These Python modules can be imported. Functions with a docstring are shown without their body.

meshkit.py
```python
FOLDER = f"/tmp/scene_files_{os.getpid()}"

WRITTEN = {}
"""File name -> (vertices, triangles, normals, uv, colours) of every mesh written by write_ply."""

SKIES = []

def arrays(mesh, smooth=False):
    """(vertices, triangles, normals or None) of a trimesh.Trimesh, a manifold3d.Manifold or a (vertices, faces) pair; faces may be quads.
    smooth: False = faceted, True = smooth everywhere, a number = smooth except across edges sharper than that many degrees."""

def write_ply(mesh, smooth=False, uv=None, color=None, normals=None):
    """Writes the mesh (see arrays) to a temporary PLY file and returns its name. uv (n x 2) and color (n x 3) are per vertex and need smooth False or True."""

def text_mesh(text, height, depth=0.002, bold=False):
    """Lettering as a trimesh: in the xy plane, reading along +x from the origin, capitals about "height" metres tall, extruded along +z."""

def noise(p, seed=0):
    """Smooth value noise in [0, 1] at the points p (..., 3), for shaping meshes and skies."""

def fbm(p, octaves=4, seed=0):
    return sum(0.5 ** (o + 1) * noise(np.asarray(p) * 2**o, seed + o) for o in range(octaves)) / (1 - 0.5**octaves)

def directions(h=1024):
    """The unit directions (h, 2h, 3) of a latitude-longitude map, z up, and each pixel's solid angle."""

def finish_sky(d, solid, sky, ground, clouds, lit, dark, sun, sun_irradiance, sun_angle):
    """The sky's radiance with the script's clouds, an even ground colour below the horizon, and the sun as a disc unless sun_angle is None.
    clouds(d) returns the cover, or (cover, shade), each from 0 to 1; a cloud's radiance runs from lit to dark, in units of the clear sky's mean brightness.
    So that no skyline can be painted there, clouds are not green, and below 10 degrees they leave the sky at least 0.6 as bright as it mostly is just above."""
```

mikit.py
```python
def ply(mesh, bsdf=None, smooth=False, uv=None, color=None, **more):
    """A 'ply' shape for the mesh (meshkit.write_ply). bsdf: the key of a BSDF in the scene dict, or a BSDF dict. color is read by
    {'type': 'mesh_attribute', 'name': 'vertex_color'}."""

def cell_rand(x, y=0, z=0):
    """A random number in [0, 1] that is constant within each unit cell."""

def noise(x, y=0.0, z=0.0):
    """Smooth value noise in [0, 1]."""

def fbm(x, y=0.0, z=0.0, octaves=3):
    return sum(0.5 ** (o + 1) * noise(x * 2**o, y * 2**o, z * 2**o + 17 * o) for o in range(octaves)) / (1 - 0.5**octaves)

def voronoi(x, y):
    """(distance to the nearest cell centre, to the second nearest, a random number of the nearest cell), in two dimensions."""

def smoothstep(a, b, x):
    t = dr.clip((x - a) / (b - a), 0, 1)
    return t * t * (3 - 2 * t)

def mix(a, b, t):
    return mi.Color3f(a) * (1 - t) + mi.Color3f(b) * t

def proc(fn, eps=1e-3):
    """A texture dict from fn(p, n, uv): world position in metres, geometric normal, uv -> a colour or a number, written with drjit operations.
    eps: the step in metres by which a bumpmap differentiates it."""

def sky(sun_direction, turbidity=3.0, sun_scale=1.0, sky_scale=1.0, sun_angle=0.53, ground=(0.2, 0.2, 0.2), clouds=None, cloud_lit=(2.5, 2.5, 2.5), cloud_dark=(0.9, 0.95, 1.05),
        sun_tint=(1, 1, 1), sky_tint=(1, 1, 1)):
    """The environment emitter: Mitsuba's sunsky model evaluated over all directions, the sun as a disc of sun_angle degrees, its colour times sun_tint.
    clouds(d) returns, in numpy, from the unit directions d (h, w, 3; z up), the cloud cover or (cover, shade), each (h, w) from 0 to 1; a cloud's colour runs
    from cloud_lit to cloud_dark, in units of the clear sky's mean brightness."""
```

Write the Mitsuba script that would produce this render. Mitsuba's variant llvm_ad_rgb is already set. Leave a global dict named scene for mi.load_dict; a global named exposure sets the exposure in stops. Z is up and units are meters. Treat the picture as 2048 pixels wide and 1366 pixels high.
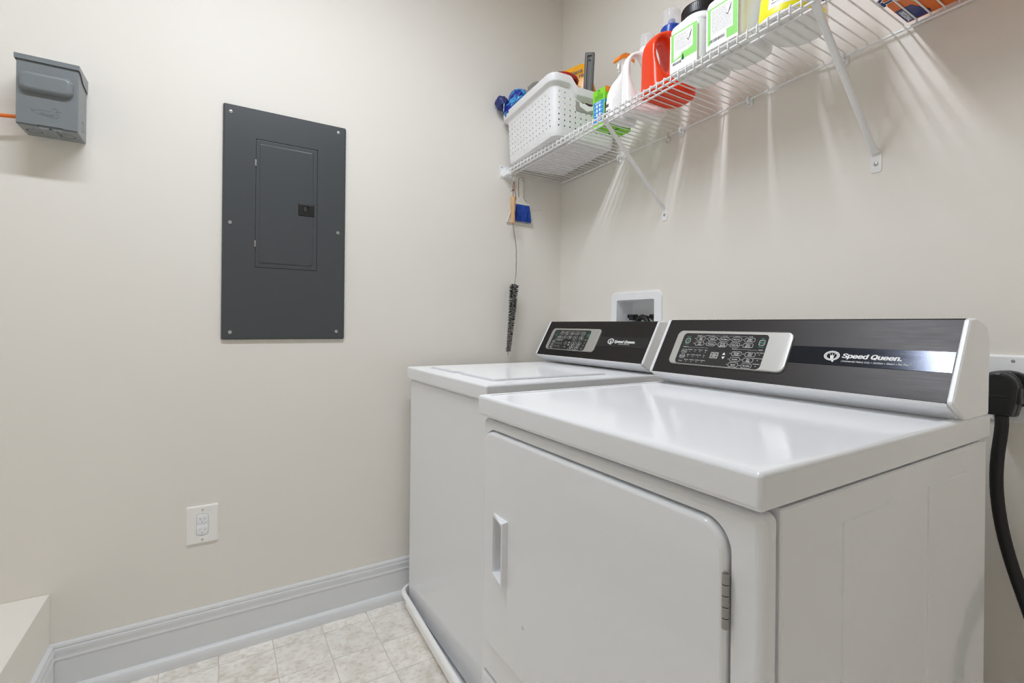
import math, random
import numpy as np
import trimesh
import manifold3d as m3
import shapely
from shapely import affinity
from shapely.geometry import Polygon, Point, box as sbox
import drjit as dr
import mitsuba as mi
import mikit, meshkit
from mikit import noise, fbm, mix, smoothstep, cell_rand

# ------------------------------------------------------------------ camera, lamps, exposure
scene, labels = {}, {}
CAM = np.array([1.8819, -1.4236, 1.10])
YAW, ROLL, FPX = math.radians(31.4486), math.radians(0.5866), 961.42
FWD = np.array([-math.cos(YAW), math.sin(YAW), 0.0])
RGT = np.array([math.sin(YAW), math.cos(YAW), 0.0])
UP = np.array([0, 0, 1.0]) * math.cos(ROLL) - RGT * math.sin(ROLL)
scene['camera'] = {'type': 'perspective', 'fov': math.degrees(2 * math.atan(1024 / FPX)), 'fov_axis': 'x', 'near_clip': 0.02, 'far_clip': 50.0,
                   'principal_point_offset_x': 0.0, 'principal_point_offset_y': (683 - 650.54) / 1366,
                   'to_world': mi.ScalarTransform4f().look_at(origin=CAM.tolist(), target=(CAM + FWD).tolist(), up=UP.tolist())}
exposure = 0.0
LAMP = np.array([0.97, -1.36, 2.665])       # middle of the strip light on the ceiling, the only lamp; it runs along y
LAMP_LEN, LAMP_W = 1.15, 0.062
LAMP_RADIANCE = [106.0, 113.0, 122.0]

# ------------------------------------------------------------------ helpers
PI = math.pi
I4 = np.eye(4)


def add(key, mesh, mat, smooth=False, T=None):
    """One entry of the scene; a key that is taken gets the next three-digit number."""
    if hasattr(mesh, 'to_mesh'):
        mm = mesh.to_mesh()
        mesh = trimesh.Trimesh(np.array(mm.vert_properties[:, :3]), np.array(mm.tri_verts), process=False)
    if T is not None:
        mesh = mesh.copy()
        mesh.apply_transform(T)
    k, n = key, 0
    while k in scene:
        n += 1
        k = f'{key}_{n:03d}'
    scene[k] = mikit.ply(mesh, mat, smooth)
    return k


def lab(key, label=None, category=None, group=None, kind=None):
    d = {}
    if label: d['label'] = label
    if category: d['category'] = category
    if group: d['group'] = group
    if kind: d['kind'] = kind
    labels[key] = d


def cat(*ms):
    ms = [x for x in (ms[0] if len(ms) == 1 and isinstance(ms[0], (list, tuple)) else ms)]
    out = []
    for x in ms:
        if hasattr(x, 'to_mesh'):
            mm = x.to_mesh()
            x = trimesh.Trimesh(np.array(mm.vert_properties[:, :3]), np.array(mm.tri_verts), process=False)
        out.append(x)
    return trimesh.util.concatenate(out)


def mf(mesh):
    if hasattr(mesh, 'to_mesh'):
        return mesh
    mesh = mesh.copy()
    mesh.merge_vertices(merge_norm=True, merge_tex=True)
    return m3.Manifold(m3.Mesh(np.asarray(mesh.vertices, np.float32), np.asarray(mesh.faces, np.uint32)))


def basis(o, ex, ey, ez):
    T = np.eye(4)
    T[:3, 0], T[:3, 1], T[:3, 2], T[:3, 3] = ex, ey, ez, o
    return T


def tr(x, y, z):
    T = np.eye(4)
    T[:3, 3] = (x, y, z)
    return T


def rot(axis, deg):
    return trimesh.transformations.rotation_matrix(math.radians(deg), axis)


def rbox(x0, x1, y0, y1, z0, z1, r=0.004, n=3):
    """Box with rounded edges: the hull of sphere octants at its corners."""
    r = min(r, (x1 - x0) / 2.001, (y1 - y0) / 2.001, (z1 - z0) / 2.001)
    a = np.linspace(0, PI / 2, n + 1)
    s = np.unique(np.round([[math.cos(p) * math.cos(t), math.cos(p) * math.sin(t), math.sin(p)] for p in a for t in a], 9), axis=0) * r
    pts = []
    for sx in (-1, 1):
        for sy in (-1, 1):
            for sz in (-1, 1):
                c = np.array([x1 - r if sx > 0 else x0 + r, y1 - r if sy > 0 else y0 + r, z1 - r if sz > 0 else z0 + r])
                pts.append(c + s * [sx, sy, sz])
    return m3.Manifold.hull_points(np.vstack(pts))


def rrect(x0, y0, x1, y1, r=0.0, res=8):
    p = sbox(x0, y0, x1, y1)
    return p if r <= 0 else p.buffer(-r).buffer(r, quad_segs=res)


def ext(poly, h, T=None):
    ms = [trimesh.creation.extrude_polygon(g, h, engine='earcut') for g in getattr(poly, 'geoms', [poly])]
    m = trimesh.util.concatenate(ms)
    if T is not None: m.apply_transform(T)
    return m


def bev(poly, h, b, T=None):
    """Convex outline extruded to h with a bevelled top."""
    o = np.array(poly.exterior.coords)[:-1]
    mid = np.array(poly.buffer(-b * 0.3, quad_segs=8).exterior.coords)[:-1]
    i = np.array(poly.buffer(-b, quad_segs=8).exterior.coords)[:-1]
    pts = np.vstack([np.c_[o, 0 * o[:, 0]], np.c_[o, 0 * o[:, 0] + h - b], np.c_[mid, 0 * mid[:, 0] + h - 0.3 * b], np.c_[i, 0 * i[:, 0] + h]])
    m = m3.Manifold.hull_points(pts)
    return m if T is None else m.transform(T[:3].tolist())


def xprism(yz, x0, x1):
    """Outline in the yz plane extruded along x."""
    p = yz if hasattr(yz, 'exterior') else Polygon(yz)
    return ext(p, x1 - x0, np.array([[0, 0, 1, x0], [1, 0, 0, 0], [0, 1, 0, 0], [0, 0, 0, 1.0]]))


def yprism(xz, y0, y1):
    p = xz if hasattr(xz, 'exterior') else Polygon(xz)
    return ext(p, y1 - y0, np.array([[1, 0, 0, 0], [0, 0, -1, y1], [0, 1, 0, 0], [0, 0, 0, 1.0]]))


def tube(points, r, n=8, cap=True, flat=1.0, up=None):
    p = np.asarray(points, float)
    t = np.gradient(p, axis=0)
    t /= np.linalg.norm(t, axis=1, keepdims=True)
    a = np.cross(t[0], [0, 0, 1.0] if abs(t[0][2]) < 0.9 else [1.0, 0, 0]) if up is None else np.asarray(up, float)
    A = []
    for k in range(len(p)):
        a = a - t[k] * (a @ t[k])
        a /= np.linalg.norm(a)
        A.append(a)
    A = np.array(A)
    Bv = np.cross(t, A)
    ang = np.arange(n) * 2 * PI / n
    r = np.broadcast_to(r, (len(p),))[:, None, None]
    v = p[:, None] + r * (np.cos(ang)[None, :, None] * A[:, None] + flat * np.sin(ang)[None, :, None] * Bv[:, None])
    return rings(list(v), cap)


def rings(R, cap=True, close=False):
    """Skin over closed rings of equal length."""
    n, N = len(R[0]), len(R)
    v = np.vstack(R)
    i, j = np.meshgrid(np.arange(N if close else N - 1), np.arange(n), indexing='ij')
    i2, j2 = (i + 1) % N, (j + 1) % n
    q = np.stack([i * n + j, i * n + j2, i2 * n + j2, i2 * n + j], -1).reshape(-1, 4)
    f = np.vstack([q[:, [0, 1, 2]], q[:, [0, 2, 3]]])
    if cap and not close:
        c0, c1 = len(v), len(v) + 1
        v = np.vstack([v, R[0].mean(0), R[-1].mean(0)])
        k = np.arange(n)
        f = np.vstack([f, np.stack([np.full(n, c0), (k + 1) % n, k], 1), np.stack([np.full(n, c1), (N - 1) * n + k, (N - 1) * n + (k + 1) % n], 1)])
    m = trimesh.Trimesh(v, f, process=False)
    if m.is_watertight and m.volume < 0: m.invert()
    return m


def lathe(prof, n=40, T=None):
    a = np.arange(n) * 2 * PI / n
    R = [np.c_[r * np.cos(a), r * np.sin(a), np.full(n, z)] for r, z in prof]
    m = rings(R)
    if T is not None: m.apply_transform(T)
    return m


def superring(cx, cy, a, b, p, z, n=64):
    t = np.arange(n) * 2 * PI / n
    c, s = np.cos(t), np.sin(t)
    return np.c_[cx + a * np.sign(c) * np.abs(c) ** (2 / p), cy + b * np.sign(s) * np.abs(s) ** (2 / p), np.full(n, z)]


def spline(pts, n=24):
    from scipy.interpolate import CubicSpline
    p = np.asarray(pts, float)
    d = np.r_[0, np.cumsum(np.linalg.norm(np.diff(p, axis=0), axis=1))]
    return CubicSpline(d, p)(np.linspace(0, d[-1], n))


def text(s, h, width=None, bold=False, shear=0.0, depth=0.0003, center=False):
    m = meshkit.text_mesh(s, h, depth, bold)
    m.vertices[:, 0] -= m.bounds[0][0]
    if width is not None: m.vertices[:, 0] *= width / m.bounds[1][0]
    m.vertices[:, 0] += shear * m.vertices[:, 1]
    if center: m.vertices[:, 0] -= (m.bounds[0][0] + m.bounds[1][0]) / 2
    return m


def screw_mesh(r=0.005, h=0.0025):
    m = mf(lathe([(0.0001, 0), (r, 0), (r, h * .35), (r * .75, h * .8), (0.0001, h)], 20))
    slot = m3.Manifold.cube((r * 1.3, r * .24, h), True).translate((0, 0, h)) + m3.Manifold.cube((r * .24, r * 1.3, h), True).translate((0, 0, h))
    return m - slot


# frames of the two walls: local (u, v, w) -> right along the wall as seen, up, out of the wall
def wallA(y, z, x=0.0): return basis((x, y, z), (0, 1, 0), (0, 0, 1), (1, 0, 0))
def wallB(x, z, y=0.0): return basis((x, y, z), (1, 0, 0), (0, 0, 1), (0, -1, 0))


# ------------------------------------------------------------------ materials
def mat(key, color, rough=0.5, metal=0.0, spec=0.5, **k):
    c = {'type': 'rgb', 'value': list(color)} if not isinstance(color, dict) else color
    scene[key] = {'type': 'twosided', 'bsdf': {'type': 'principled', 'base_color': c, 'roughness': rough, 'metallic': metal, 'specular': spec, **k}}


def wall_fn(p, n, uv):
    f = fbm(p.x * 3 + p.y * 3, p.z * 3, p.y * 2, octaves=3)
    return mix((0.718, 0.688, 0.638), (0.738, 0.710, 0.660), f)


def wall_bump(p, n, uv):
    return fbm((p.x + p.y) * 260, p.z * 260, 3.0, octaves=2)


scene['wall_paint'] = {'type': 'twosided', 'bsdf': {'type': 'bumpmap', 'arbitrary': mikit.proc(wall_bump, eps=1e-3), 'scale': 0.00035,
                       'bsdf': {'type': 'principled', 'base_color': mikit.proc(wall_fn), 'roughness': 0.62, 'specular': 0.25}}}


def tile_fn(p, n, uv):
    tx, ty = dr.floor((p.x - 0.083) / 0.157), dr.floor((p.y + 0.934) / 0.1595)
    o = cell_rand(tx, ty, 2) * 40
    a = fbm(p.x * 22 + o, p.y * 22, o, octaves=4)
    b = fbm(p.x * 110 + o, p.y * 90, o, octaves=3)
    v = smoothstep(0.40, 0.75, a) * 0.55 + smoothstep(0.42, 0.75, b) * 0.55
    c = mix((0.80, 0.772, 0.728), (0.60, 0.555, 0.49), dr.clip(v, 0, 1))
    return c * (0.96 + 0.07 * cell_rand(tx, ty, 5))


mat('tile', mikit.proc(tile_fn), 0.42, spec=0.35)
mat('grout', (0.56, 0.525, 0.47), 0.7)
mat('ceiling_white', (0.80, 0.79, 0.77), 0.8, spec=0.2)
mat('trim_white', (0.645, 0.655, 0.668), 0.35)
mat('enamel', (0.695, 0.705, 0.724), 0.07, clearcoat=0.4, clearcoat_gloss=0.95)


def brushed(p, n, uv):
    return 0.07 + 0.13 * fbm(p.x * 9, p.y * 500, 2.0, octaves=3)


scene['enamel_top'] = {'type': 'twosided', 'bsdf': {'type': 'principled', 'base_color': {'type': 'rgb', 'value': [0.675, 0.685, 0.705]},
                       'roughness': mikit.proc(brushed), 'specular': 0.6}}
mat('enamel_mark', (0.55, 0.55, 0.56), 0.3)
mat('white_plastic', (0.765, 0.775, 0.792), 0.32)
mat('plate_white', (0.80, 0.785, 0.765), 0.35)
mat('white_gloss', (0.82, 0.82, 0.82), 0.2)


def smudge(p, n, uv):
    f = fbm(p.x * 7, p.z * 22, 1.0, octaves=4)
    g = fbm(p.x * 30, p.z * 900, 4.0, octaves=2)
    return 0.33 + 0.14 * f + 0.05 * g


scene['console_black'] = {'type': 'twosided', 'bsdf': {'type': 'principled', 'base_color': {'type': 'rgb', 'value': [0.048, 0.045, 0.045]},
                          'roughness': mikit.proc(smudge), 'metallic': 1.0, 'specular': 0.5}}


def stripe_rough(p, n, uv):
    return 0.12 + 0.06 * fbm(p.x * 20, p.z * 1200, 4.0, octaves=2)


scene['console_stripe'] = {'type': 'twosided', 'bsdf': {'type': 'principled', 'base_color': {'type': 'rgb', 'value': [0.034, 0.037, 0.048]},
                           'roughness': mikit.proc(stripe_rough), 'metallic': 0.9, 'specular': 0.5}}
mat('washer_stripe', (0.028, 0.028, 0.030), 0.3, metal=0.5)
mat('bezel_silver', (0.50, 0.495, 0.475), 0.38, metal=0.65)
mat('keypad_black', (0.012, 0.012, 0.013), 0.3)
mat('print_white', (0.72, 0.72, 0.72), 0.5)
mat('print_grey', (0.42, 0.42, 0.41), 0.5)
mat('print_green', (0.03, 0.40, 0.20), 0.5)
mat('display_grey', (0.10, 0.105, 0.10), 0.25)
mat('panel_grey', (0.052, 0.058, 0.063), 0.38, spec=0.45)
mat('box_grey', (0.175, 0.192, 0.203), 0.33, spec=0.5)
mat('steel', (0.55, 0.55, 0.55), 0.25, metal=1.0)
mat('zinc', (0.36, 0.35, 0.33), 0.38, metal=0.9)
mat('black_plastic', (0.008, 0.008, 0.0085), 0.34)
mat('black_rubber', (0.006, 0.006, 0.006), 0.5)
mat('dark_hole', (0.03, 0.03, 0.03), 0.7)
mat('cable_orange', (0.75, 0.17, 0.02), 0.4)
mat('wire_white', (0.74, 0.74, 0.74), 0.3)
mat('basket_white', (0.70, 0.70, 0.71), 0.42)
mat('red_plastic', (0.72, 0.045, 0.006), 0.26)
mat('dark_red', (0.30, 0.008, 0.006), 0.25)
mat('blue_cap', (0.01, 0.05, 0.33), 0.3)
mat('white_bottle', (0.82, 0.81, 0.80), 0.28)
mat('tub_white', (0.80, 0.81, 0.79), 0.35)
mat('orange_plastic', (0.82, 0.22, 0.01), 0.32)
mat('label_white', (0.82, 0.82, 0.80), 0.45)
mat('label_green', (0.27, 0.66, 0.17), 0.45)
mat('print_dark', (0.05, 0.05, 0.06), 0.5)
mat('print_faint', (0.36, 0.34, 0.36), 0.5)
mat('box_green', (0.20, 0.62, 0.015), 0.4)
mat('box_blue', (0.03, 0.24, 0.66), 0.4)
mat('dark_green', (0.01, 0.10, 0.02), 0.4)
mat('yellow', (0.80, 0.72, 0.02), 0.4)
mat('navy', (0.012, 0.022, 0.14), 0.35)
mat('bag_orange', (0.66, 0.13, 0.008), 0.33)
mat('lime', (0.55, 0.62, 0.12), 0.4)
mat('handle_grey', (0.085, 0.083, 0.08), 0.45)
mat('interior_grey', (0.20, 0.20, 0.20), 0.5)
mat('leather', (0.16, 0.045, 0.015), 0.6)
mat('cream_plastic', (0.70, 0.68, 0.62), 0.35)
mat('bristle_black', (0.015, 0.015, 0.015), 0.6)
mat('wrap_yellow', (0.80, 0.36, 0.01), 0.3)
mat('sticker_grey', (0.30, 0.30, 0.29), 0.4)
mat('sticker_red', (0.62, 0.16, 0.14), 0.4)
mat('food_brown', (0.25, 0.20, 0.10), 0.6)
mat('food_purple', (0.05, 0.02, 0.05), 0.5)


def wood_fn(p, n, uv):
    f = fbm(p.x * 300, p.y * 300, p.z * 18, octaves=3)
    return mix((0.66, 0.42, 0.22), (0.50, 0.29, 0.14), f)


mat('wood', mikit.proc(wood_fn), 0.5)


def bristle_fn(p, n, uv):
    f = noise(p.y * 900, p.z * 30, 2.0)
    return mix((0.004, 0.02, 0.22), (0.02, 0.12, 0.62), f)


mat('bristle_blue', mikit.proc(bristle_fn), 0.5)


def wrap_blue(p, n, uv):
    f = fbm(p.x * 60, p.y * 60, p.z * 60, octaves=3)
    return mix((0.006, 0.03, 0.28), (0.04, 0.28, 0.62), smoothstep(0.42, 0.62, f))


mat('wrap_blue', mikit.proc(wrap_blue), 0.22)


def cloth_fn(p, n, uv):
    f = fbm(p.x * 120, p.y * 120, p.z * 120, octaves=2)
    return mix((0.12, 0.115, 0.105), (0.36, 0.35, 0.33), f)


mat('cloth_grey', mikit.proc(cloth_fn), 0.8)
scene['clear_cap'] = {'type': 'blendbsdf', 'weight': 0.30, 'a': {'type': 'thindielectric', 'int_ior': 1.45},
                      'b': {'type': 'twosided', 'bsdf': {'type': 'diffuse', 'reflectance': {'type': 'rgb', 'value': [0.85, 0.86, 0.88]}}}}
scene['bulb_glass'] = {'type': 'diffuse', 'reflectance': {'type': 'rgb', 'value': [0.8, 0.8, 0.8]}}

# ------------------------------------------------------------------ the room
RX, RY, CH = 2.66, -2.66, 2.74


def struct(key, mesh, m, smooth=False):
    k = add(key, mesh, m, smooth)
    lab(k, kind='structure')
    return k


lb_x0, lb_x1, lb_z0, lb_z1 = 0.403, 0.604, 1.02, 1.207          # opening of the laundry box in the back wall
back = m3.Manifold.cube((RX + 0.24, 0.12, CH)).translate((-0.12, 0, 0)) - m3.Manifold.cube((lb_x1 - lb_x0 + .012, 0.10, lb_z1 - lb_z0 + .012)).translate((lb_x0 - .006, -0.005, lb_z0 - .006))
struct('wall_back', back, 'wall_paint')
lab('wall_back', 'beige painted wall behind the appliances and the shelf', kind='structure')
struct('wall_left', m3.Manifold.cube((0.12, -RY, CH)).translate((-0.12, RY, 0)), 'wall_paint')
lab('wall_left', 'beige painted wall with the dark breaker panel', kind='structure')
struct('wall_right', m3.Manifold.cube((0.12, -RY, CH)).translate((RX, RY, 0)), 'wall_paint')
struct('wall_front', m3.Manifold.cube((RX + 0.24, 0.12, CH)).translate((-0.12, RY - 0.12, 0)), 'wall_paint')
struct('ceiling', m3.Manifold.cube((RX + 0.24, -RY + 0.24, 0.1)).translate((-0.12, RY - 0.12, CH)), 'ceiling_white')
struct('floor', m3.Manifold.cube((RX + 0.24, -RY + 0.24, 0.1)).translate((-0.12, RY - 0.12, -0.1016)), 'grout')
lab('floor', 'mottled beige vinyl floor in a square tile pattern', kind='structure')
tw, th = 0.157, 0.1595
tile_m = {}
for i in range(-1, 17):
    for j in range(-11, 6):
        x0, y0 = 0.083 + i * tw, -0.934 + j * th
        a0, a1, b0, b1 = max(x0, 0.0), min(x0 + tw, RX), max(y0, RY), min(y0 + th, 0.0)
        if a1 - a0 < 0.02 or b1 - b0 < 0.02: continue
        g = 0.0012
        key = tuple(np.round((a1 - a0, b1 - b0), 4))
        if key not in tile_m:
            w, d = key
            tile_m[key] = mikit.ply(bev(sbox(g, g, w - g, d - g), 0.0016, 0.0009), 'tile')
        k, n = 'floor__tile', 0
        n = sum(1 for s in ('x',)) * 0 + struct.__dict__.setdefault('tiles', 0)
        struct.__dict__['tiles'] = n + 1
        k = 'floor__tile' if n == 0 else f'floor__tile_{n:03d}'
        scene[k] = {**tile_m[key], 'to_world': mi.ScalarTransform4f().translate([float(a0), float(b0), -0.0016])}

# drywall ledge at the left, low against wall_left
LZ, LY = 0.309, -1.832
struct('trim_1', rbox(0.0, 0.95, RY, LY, 0.0, LZ, 0.003, 2), 'wall_paint', 40)
lab('trim_1', 'low boxed out drywall ledge with a flat top at the left corner', kind='structure')

# baseboards: profile (distance from wall, height)
bprof = [(0, 0.0), (0.0125, 0.0), (0.0125, 0.1145), (0.0150, 0.1165), (0.0155, 0.1185), (0.0150, 0.1205), (0.0132, 0.1235), (0.0130, 0.128), (0.0140, 0.136), (0.0145, 0.142),
         (0.0135, 0.1465), (0.0105, 0.1485), (0.0105, 0.1500), (0.0120, 0.1515), (0.0122, 0.1545), (0.0105, 0.1585), (0.0070, 0.1605), (0, 0.161)]
ang = np.linspace(0, PI / 2, 7)
sprof = [(0.0125, 0.0)] + [(0.0125 + 0.019 * math.cos(t) ** 0.8, 0.032 * math.sin(t) + 0.004 * (t > 0)) for t in ang]
struct('baseboard_left', yprism(bprof, LY, 0.0), 'trim_white', 30)
lab('baseboard_left', 'white moulded baseboard along the left wall', kind='structure')
add('baseboard_left__shoe_moulding', yprism(sprof, LY + 0.0005, -0.02), 'trim_white', 40)
bp = Polygon([(-a, b) for a, b in bprof][::-1])
struct('baseboard_back', xprism(bp, 0.016, RX), 'trim_white', 30)
struct('baseboard_ledge', xprism(Polygon([(LY + a, b) for a, b in bprof]), 0.0155, 0.95), 'trim_white', 30)
labels['trim_2'] = labels.pop('baseboard_ledge'); scene['trim_2'] = scene.pop('baseboard_ledge')

# ceiling lights (above the frame)
l0, l1, lw = LAMP[1] - LAMP_LEN / 2, LAMP[1] + LAMP_LEN / 2, LAMP_W / 2
add('strip_light__housing', rbox(LAMP[0] - lw - .012, LAMP[0] + lw + .012, l0 - .02, l1 + .02, LAMP[2] + .004, CH, .008, 3), 'white_gloss', 40)
for y0, y1 in ((l0 - .02, l0 - .001), (l1 + .001, l1 + .02)):
    add('strip_light__end_cap', rbox(LAMP[0] - lw - .013, LAMP[0] + lw + .013, y0, y1, LAMP[2] - .004, CH - .01, .004, 2), 'white_gloss', 40)
lens = trimesh.Trimesh([[LAMP[0] - lw, l0, LAMP[2]], [LAMP[0] + lw, l0, LAMP[2]], [LAMP[0] + lw, l1, LAMP[2]], [LAMP[0] - lw, l1, LAMP[2]]], [[0, 2, 1], [0, 3, 2]], process=False)
scene['strip_light__lens'] = {**mikit.ply(lens, 'bulb_glass'), 'emitter': {'type': 'area', 'radiance': {'type': 'rgb', 'value': LAMP_RADIANCE}}}
lab('strip_light', 'white strip light on the ceiling running towards the back wall', 'ceiling light')

# ------------------------------------------------------------------ breaker panel on wall_left
py0, py1, pz0, pz1 = -1.4156, -1.0185, 1.042, 1.834
W, H = py1 - py0, pz1 - pz0
cover = bev(rrect(0, 0, W, H, 0.006), 0.012, 0.006)
du0, dv0, du1, dv1 = 0.0975, 0.248, 0.298, 0.690
cover = cover - mf(ext(rrect(du0, dv0, du1, dv1, 0.003), 0.02, tr(0, 0, 0.0085)))
TA = wallA(py0, pz0)
add('breaker_panel__cover', cover, 'panel_grey', 30, TA)
door = bev(rrect(du0 + .0015, dv0 + .0015, du1 - .0015, dv1 - .0015, 0.003), 0.0024, 0.001, tr(0, 0, .0085)) + bev(rrect(du0 + .012, dv0 + .015, du1 - .014, dv1 - .014, 0.008), 0.0048, 0.004, tr(0, 0, .0085))
latch_cut = m3.Manifold.cube((0.054, 0.044, 0.02)).translate((0.2335, 0.4425, 0.0095))
door = door - latch_cut
add('breaker_panel__door', door, 'panel_grey', 30, TA)
latch = bev(rrect(0.2345, 0.4435, 0.2865, 0.4855, 0.002), 0.004, 0.0015, tr(0, 0, .0095))
latch = latch - m3.Manifold.cube((0.018, 0.026, 0.01)).translate((0.2515, 0.452, 0.0105))
add('breaker_panel__door__latch', latch, 'black_plastic', 30, TA)
add('breaker_panel__door__latch_slide', rbox(0.2520, 0.2610, 0.460, 0.4775, 0.0105, 0.0125, .0006, 2), 'dark_hole', 30, TA)
for zc in (1.649, 1.371):
    add('breaker_panel__door__hinge', rbox(du0 - .002, du0 + .003, zc - pz0 - .011, zc - pz0 + .011, 0.009, 0.0135, .001, 2), 'zinc', 30, TA)
for (y, z) in [(-1.393, 1.807), (-1.047, 1.810), (-1.392, 1.436), (-1.045, 1.438), (-1.389, 1.067), (-1.047, 1.070)]:
    add('breaker_panel__screw', screw_mesh(0.0062, 0.0035), 'steel', 30, wallA(y, z, 0.012) @ rot((0, 0, 1), 30))
lab('breaker_panel', 'tall dark grey metal breaker panel with a small latched door on the left wall', 'breaker panel')
for q in range(6):
    lab('breaker_panel__screw' + (f'_{q:03d}' if q else ''), 'shiny silver screw head')

# ------------------------------------------------------------------ disconnect box on wall_left
bx = 0.100
TB = wallA(-1.8880, 1.6250)           # local u 0..0.1255, v 0..0.185
bw, bh = 0.1255, 0.185
body = rbox(0, bw, 0, bh - .004, 0.0, bx - .003, .0025, 2)
for cu in (0.026, 0.096):              # knockout rings in the bottom and the side
    ringm = m3.Manifold.cylinder(0.004, 0.0165, 0.0165, 32) - m3.Manifold.cylinder(0.004, 0.0145, 0.0145, 32)
    body = body - ringm.rotate((90, 0, 0)).translate((cu, 0.0025, 0.050))
ringm = m3.Manifold.cylinder(0.004, 0.0145, 0.0145, 32) - m3.Manifold.cylinder(0.004, 0.0125, 0.0125, 32)
body = body - ringm.rotate((0, 90, 0)).translate((bw - .002, 0.034, 0.045))
body = body - m3.Manifold.cylinder(0.01, 0.003, 0.003, 16).rotate((90, 0, 0)).translate((0.066, 0.004, 0.03))
add('disconnect_box__body', body, 'box_grey', 30, TB)
front = rbox(0.0006, bw - .0006, 0.003, bh - .012, bx - .003, bx + .0015, .0015, 2)
slot = m3.Manifold.cube((0.052, 0.004, 0.02)).translate((0.043, 0.001, bx - .01))
front = front - slot
add('disconnect_box__cover', front, 'box_grey', 30, TB)
bul = m3.Manifold.hull_points(np.vstack([np.c_[np.array(rrect(0.0075, 0.088, 0.1165, 0.142, 0.017).buffer(-i).exterior.coords)[:-1], np.full(len(rrect(0.0075, 0.088, 0.1165, 0.142, 0.017).buffer(-i).exterior.coords) - 1, bx + z)]
                                        for i, z in ((0, 0.0005), (0.0008, .009), (.003, .0135), (.0065, .0165), (0.010, .0175))]))
add('disconnect_box__cover__bulge', bul, 'box_grey', 40, TB)
hood = Polygon([(0, bh - .034), (0.006, bh - .036), (bx * .55, bh - .030), (bx * .85, bh - .014), (bx + .006, bh - .013), (bx + .006, bh), (0, bh)])
hm = mf(ext(hood, bw + .006))
inner = mf(ext(Polygon([(-.01, bh - .05), (bx + .0035, bh - .05), (bx + .0035, bh - .0025), (-.01, bh - .0025)]), bw + .002)).translate((0, 0, .002))
hm = hm - inner
add('disconnect_box__hood', hm, 'box_grey', 30, TB @ np.array([[0, 0, 1, -.003], [0, 1, 0, 0], [1, 0, 0, 0], [0, 0, 0, 1.0]]))
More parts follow.
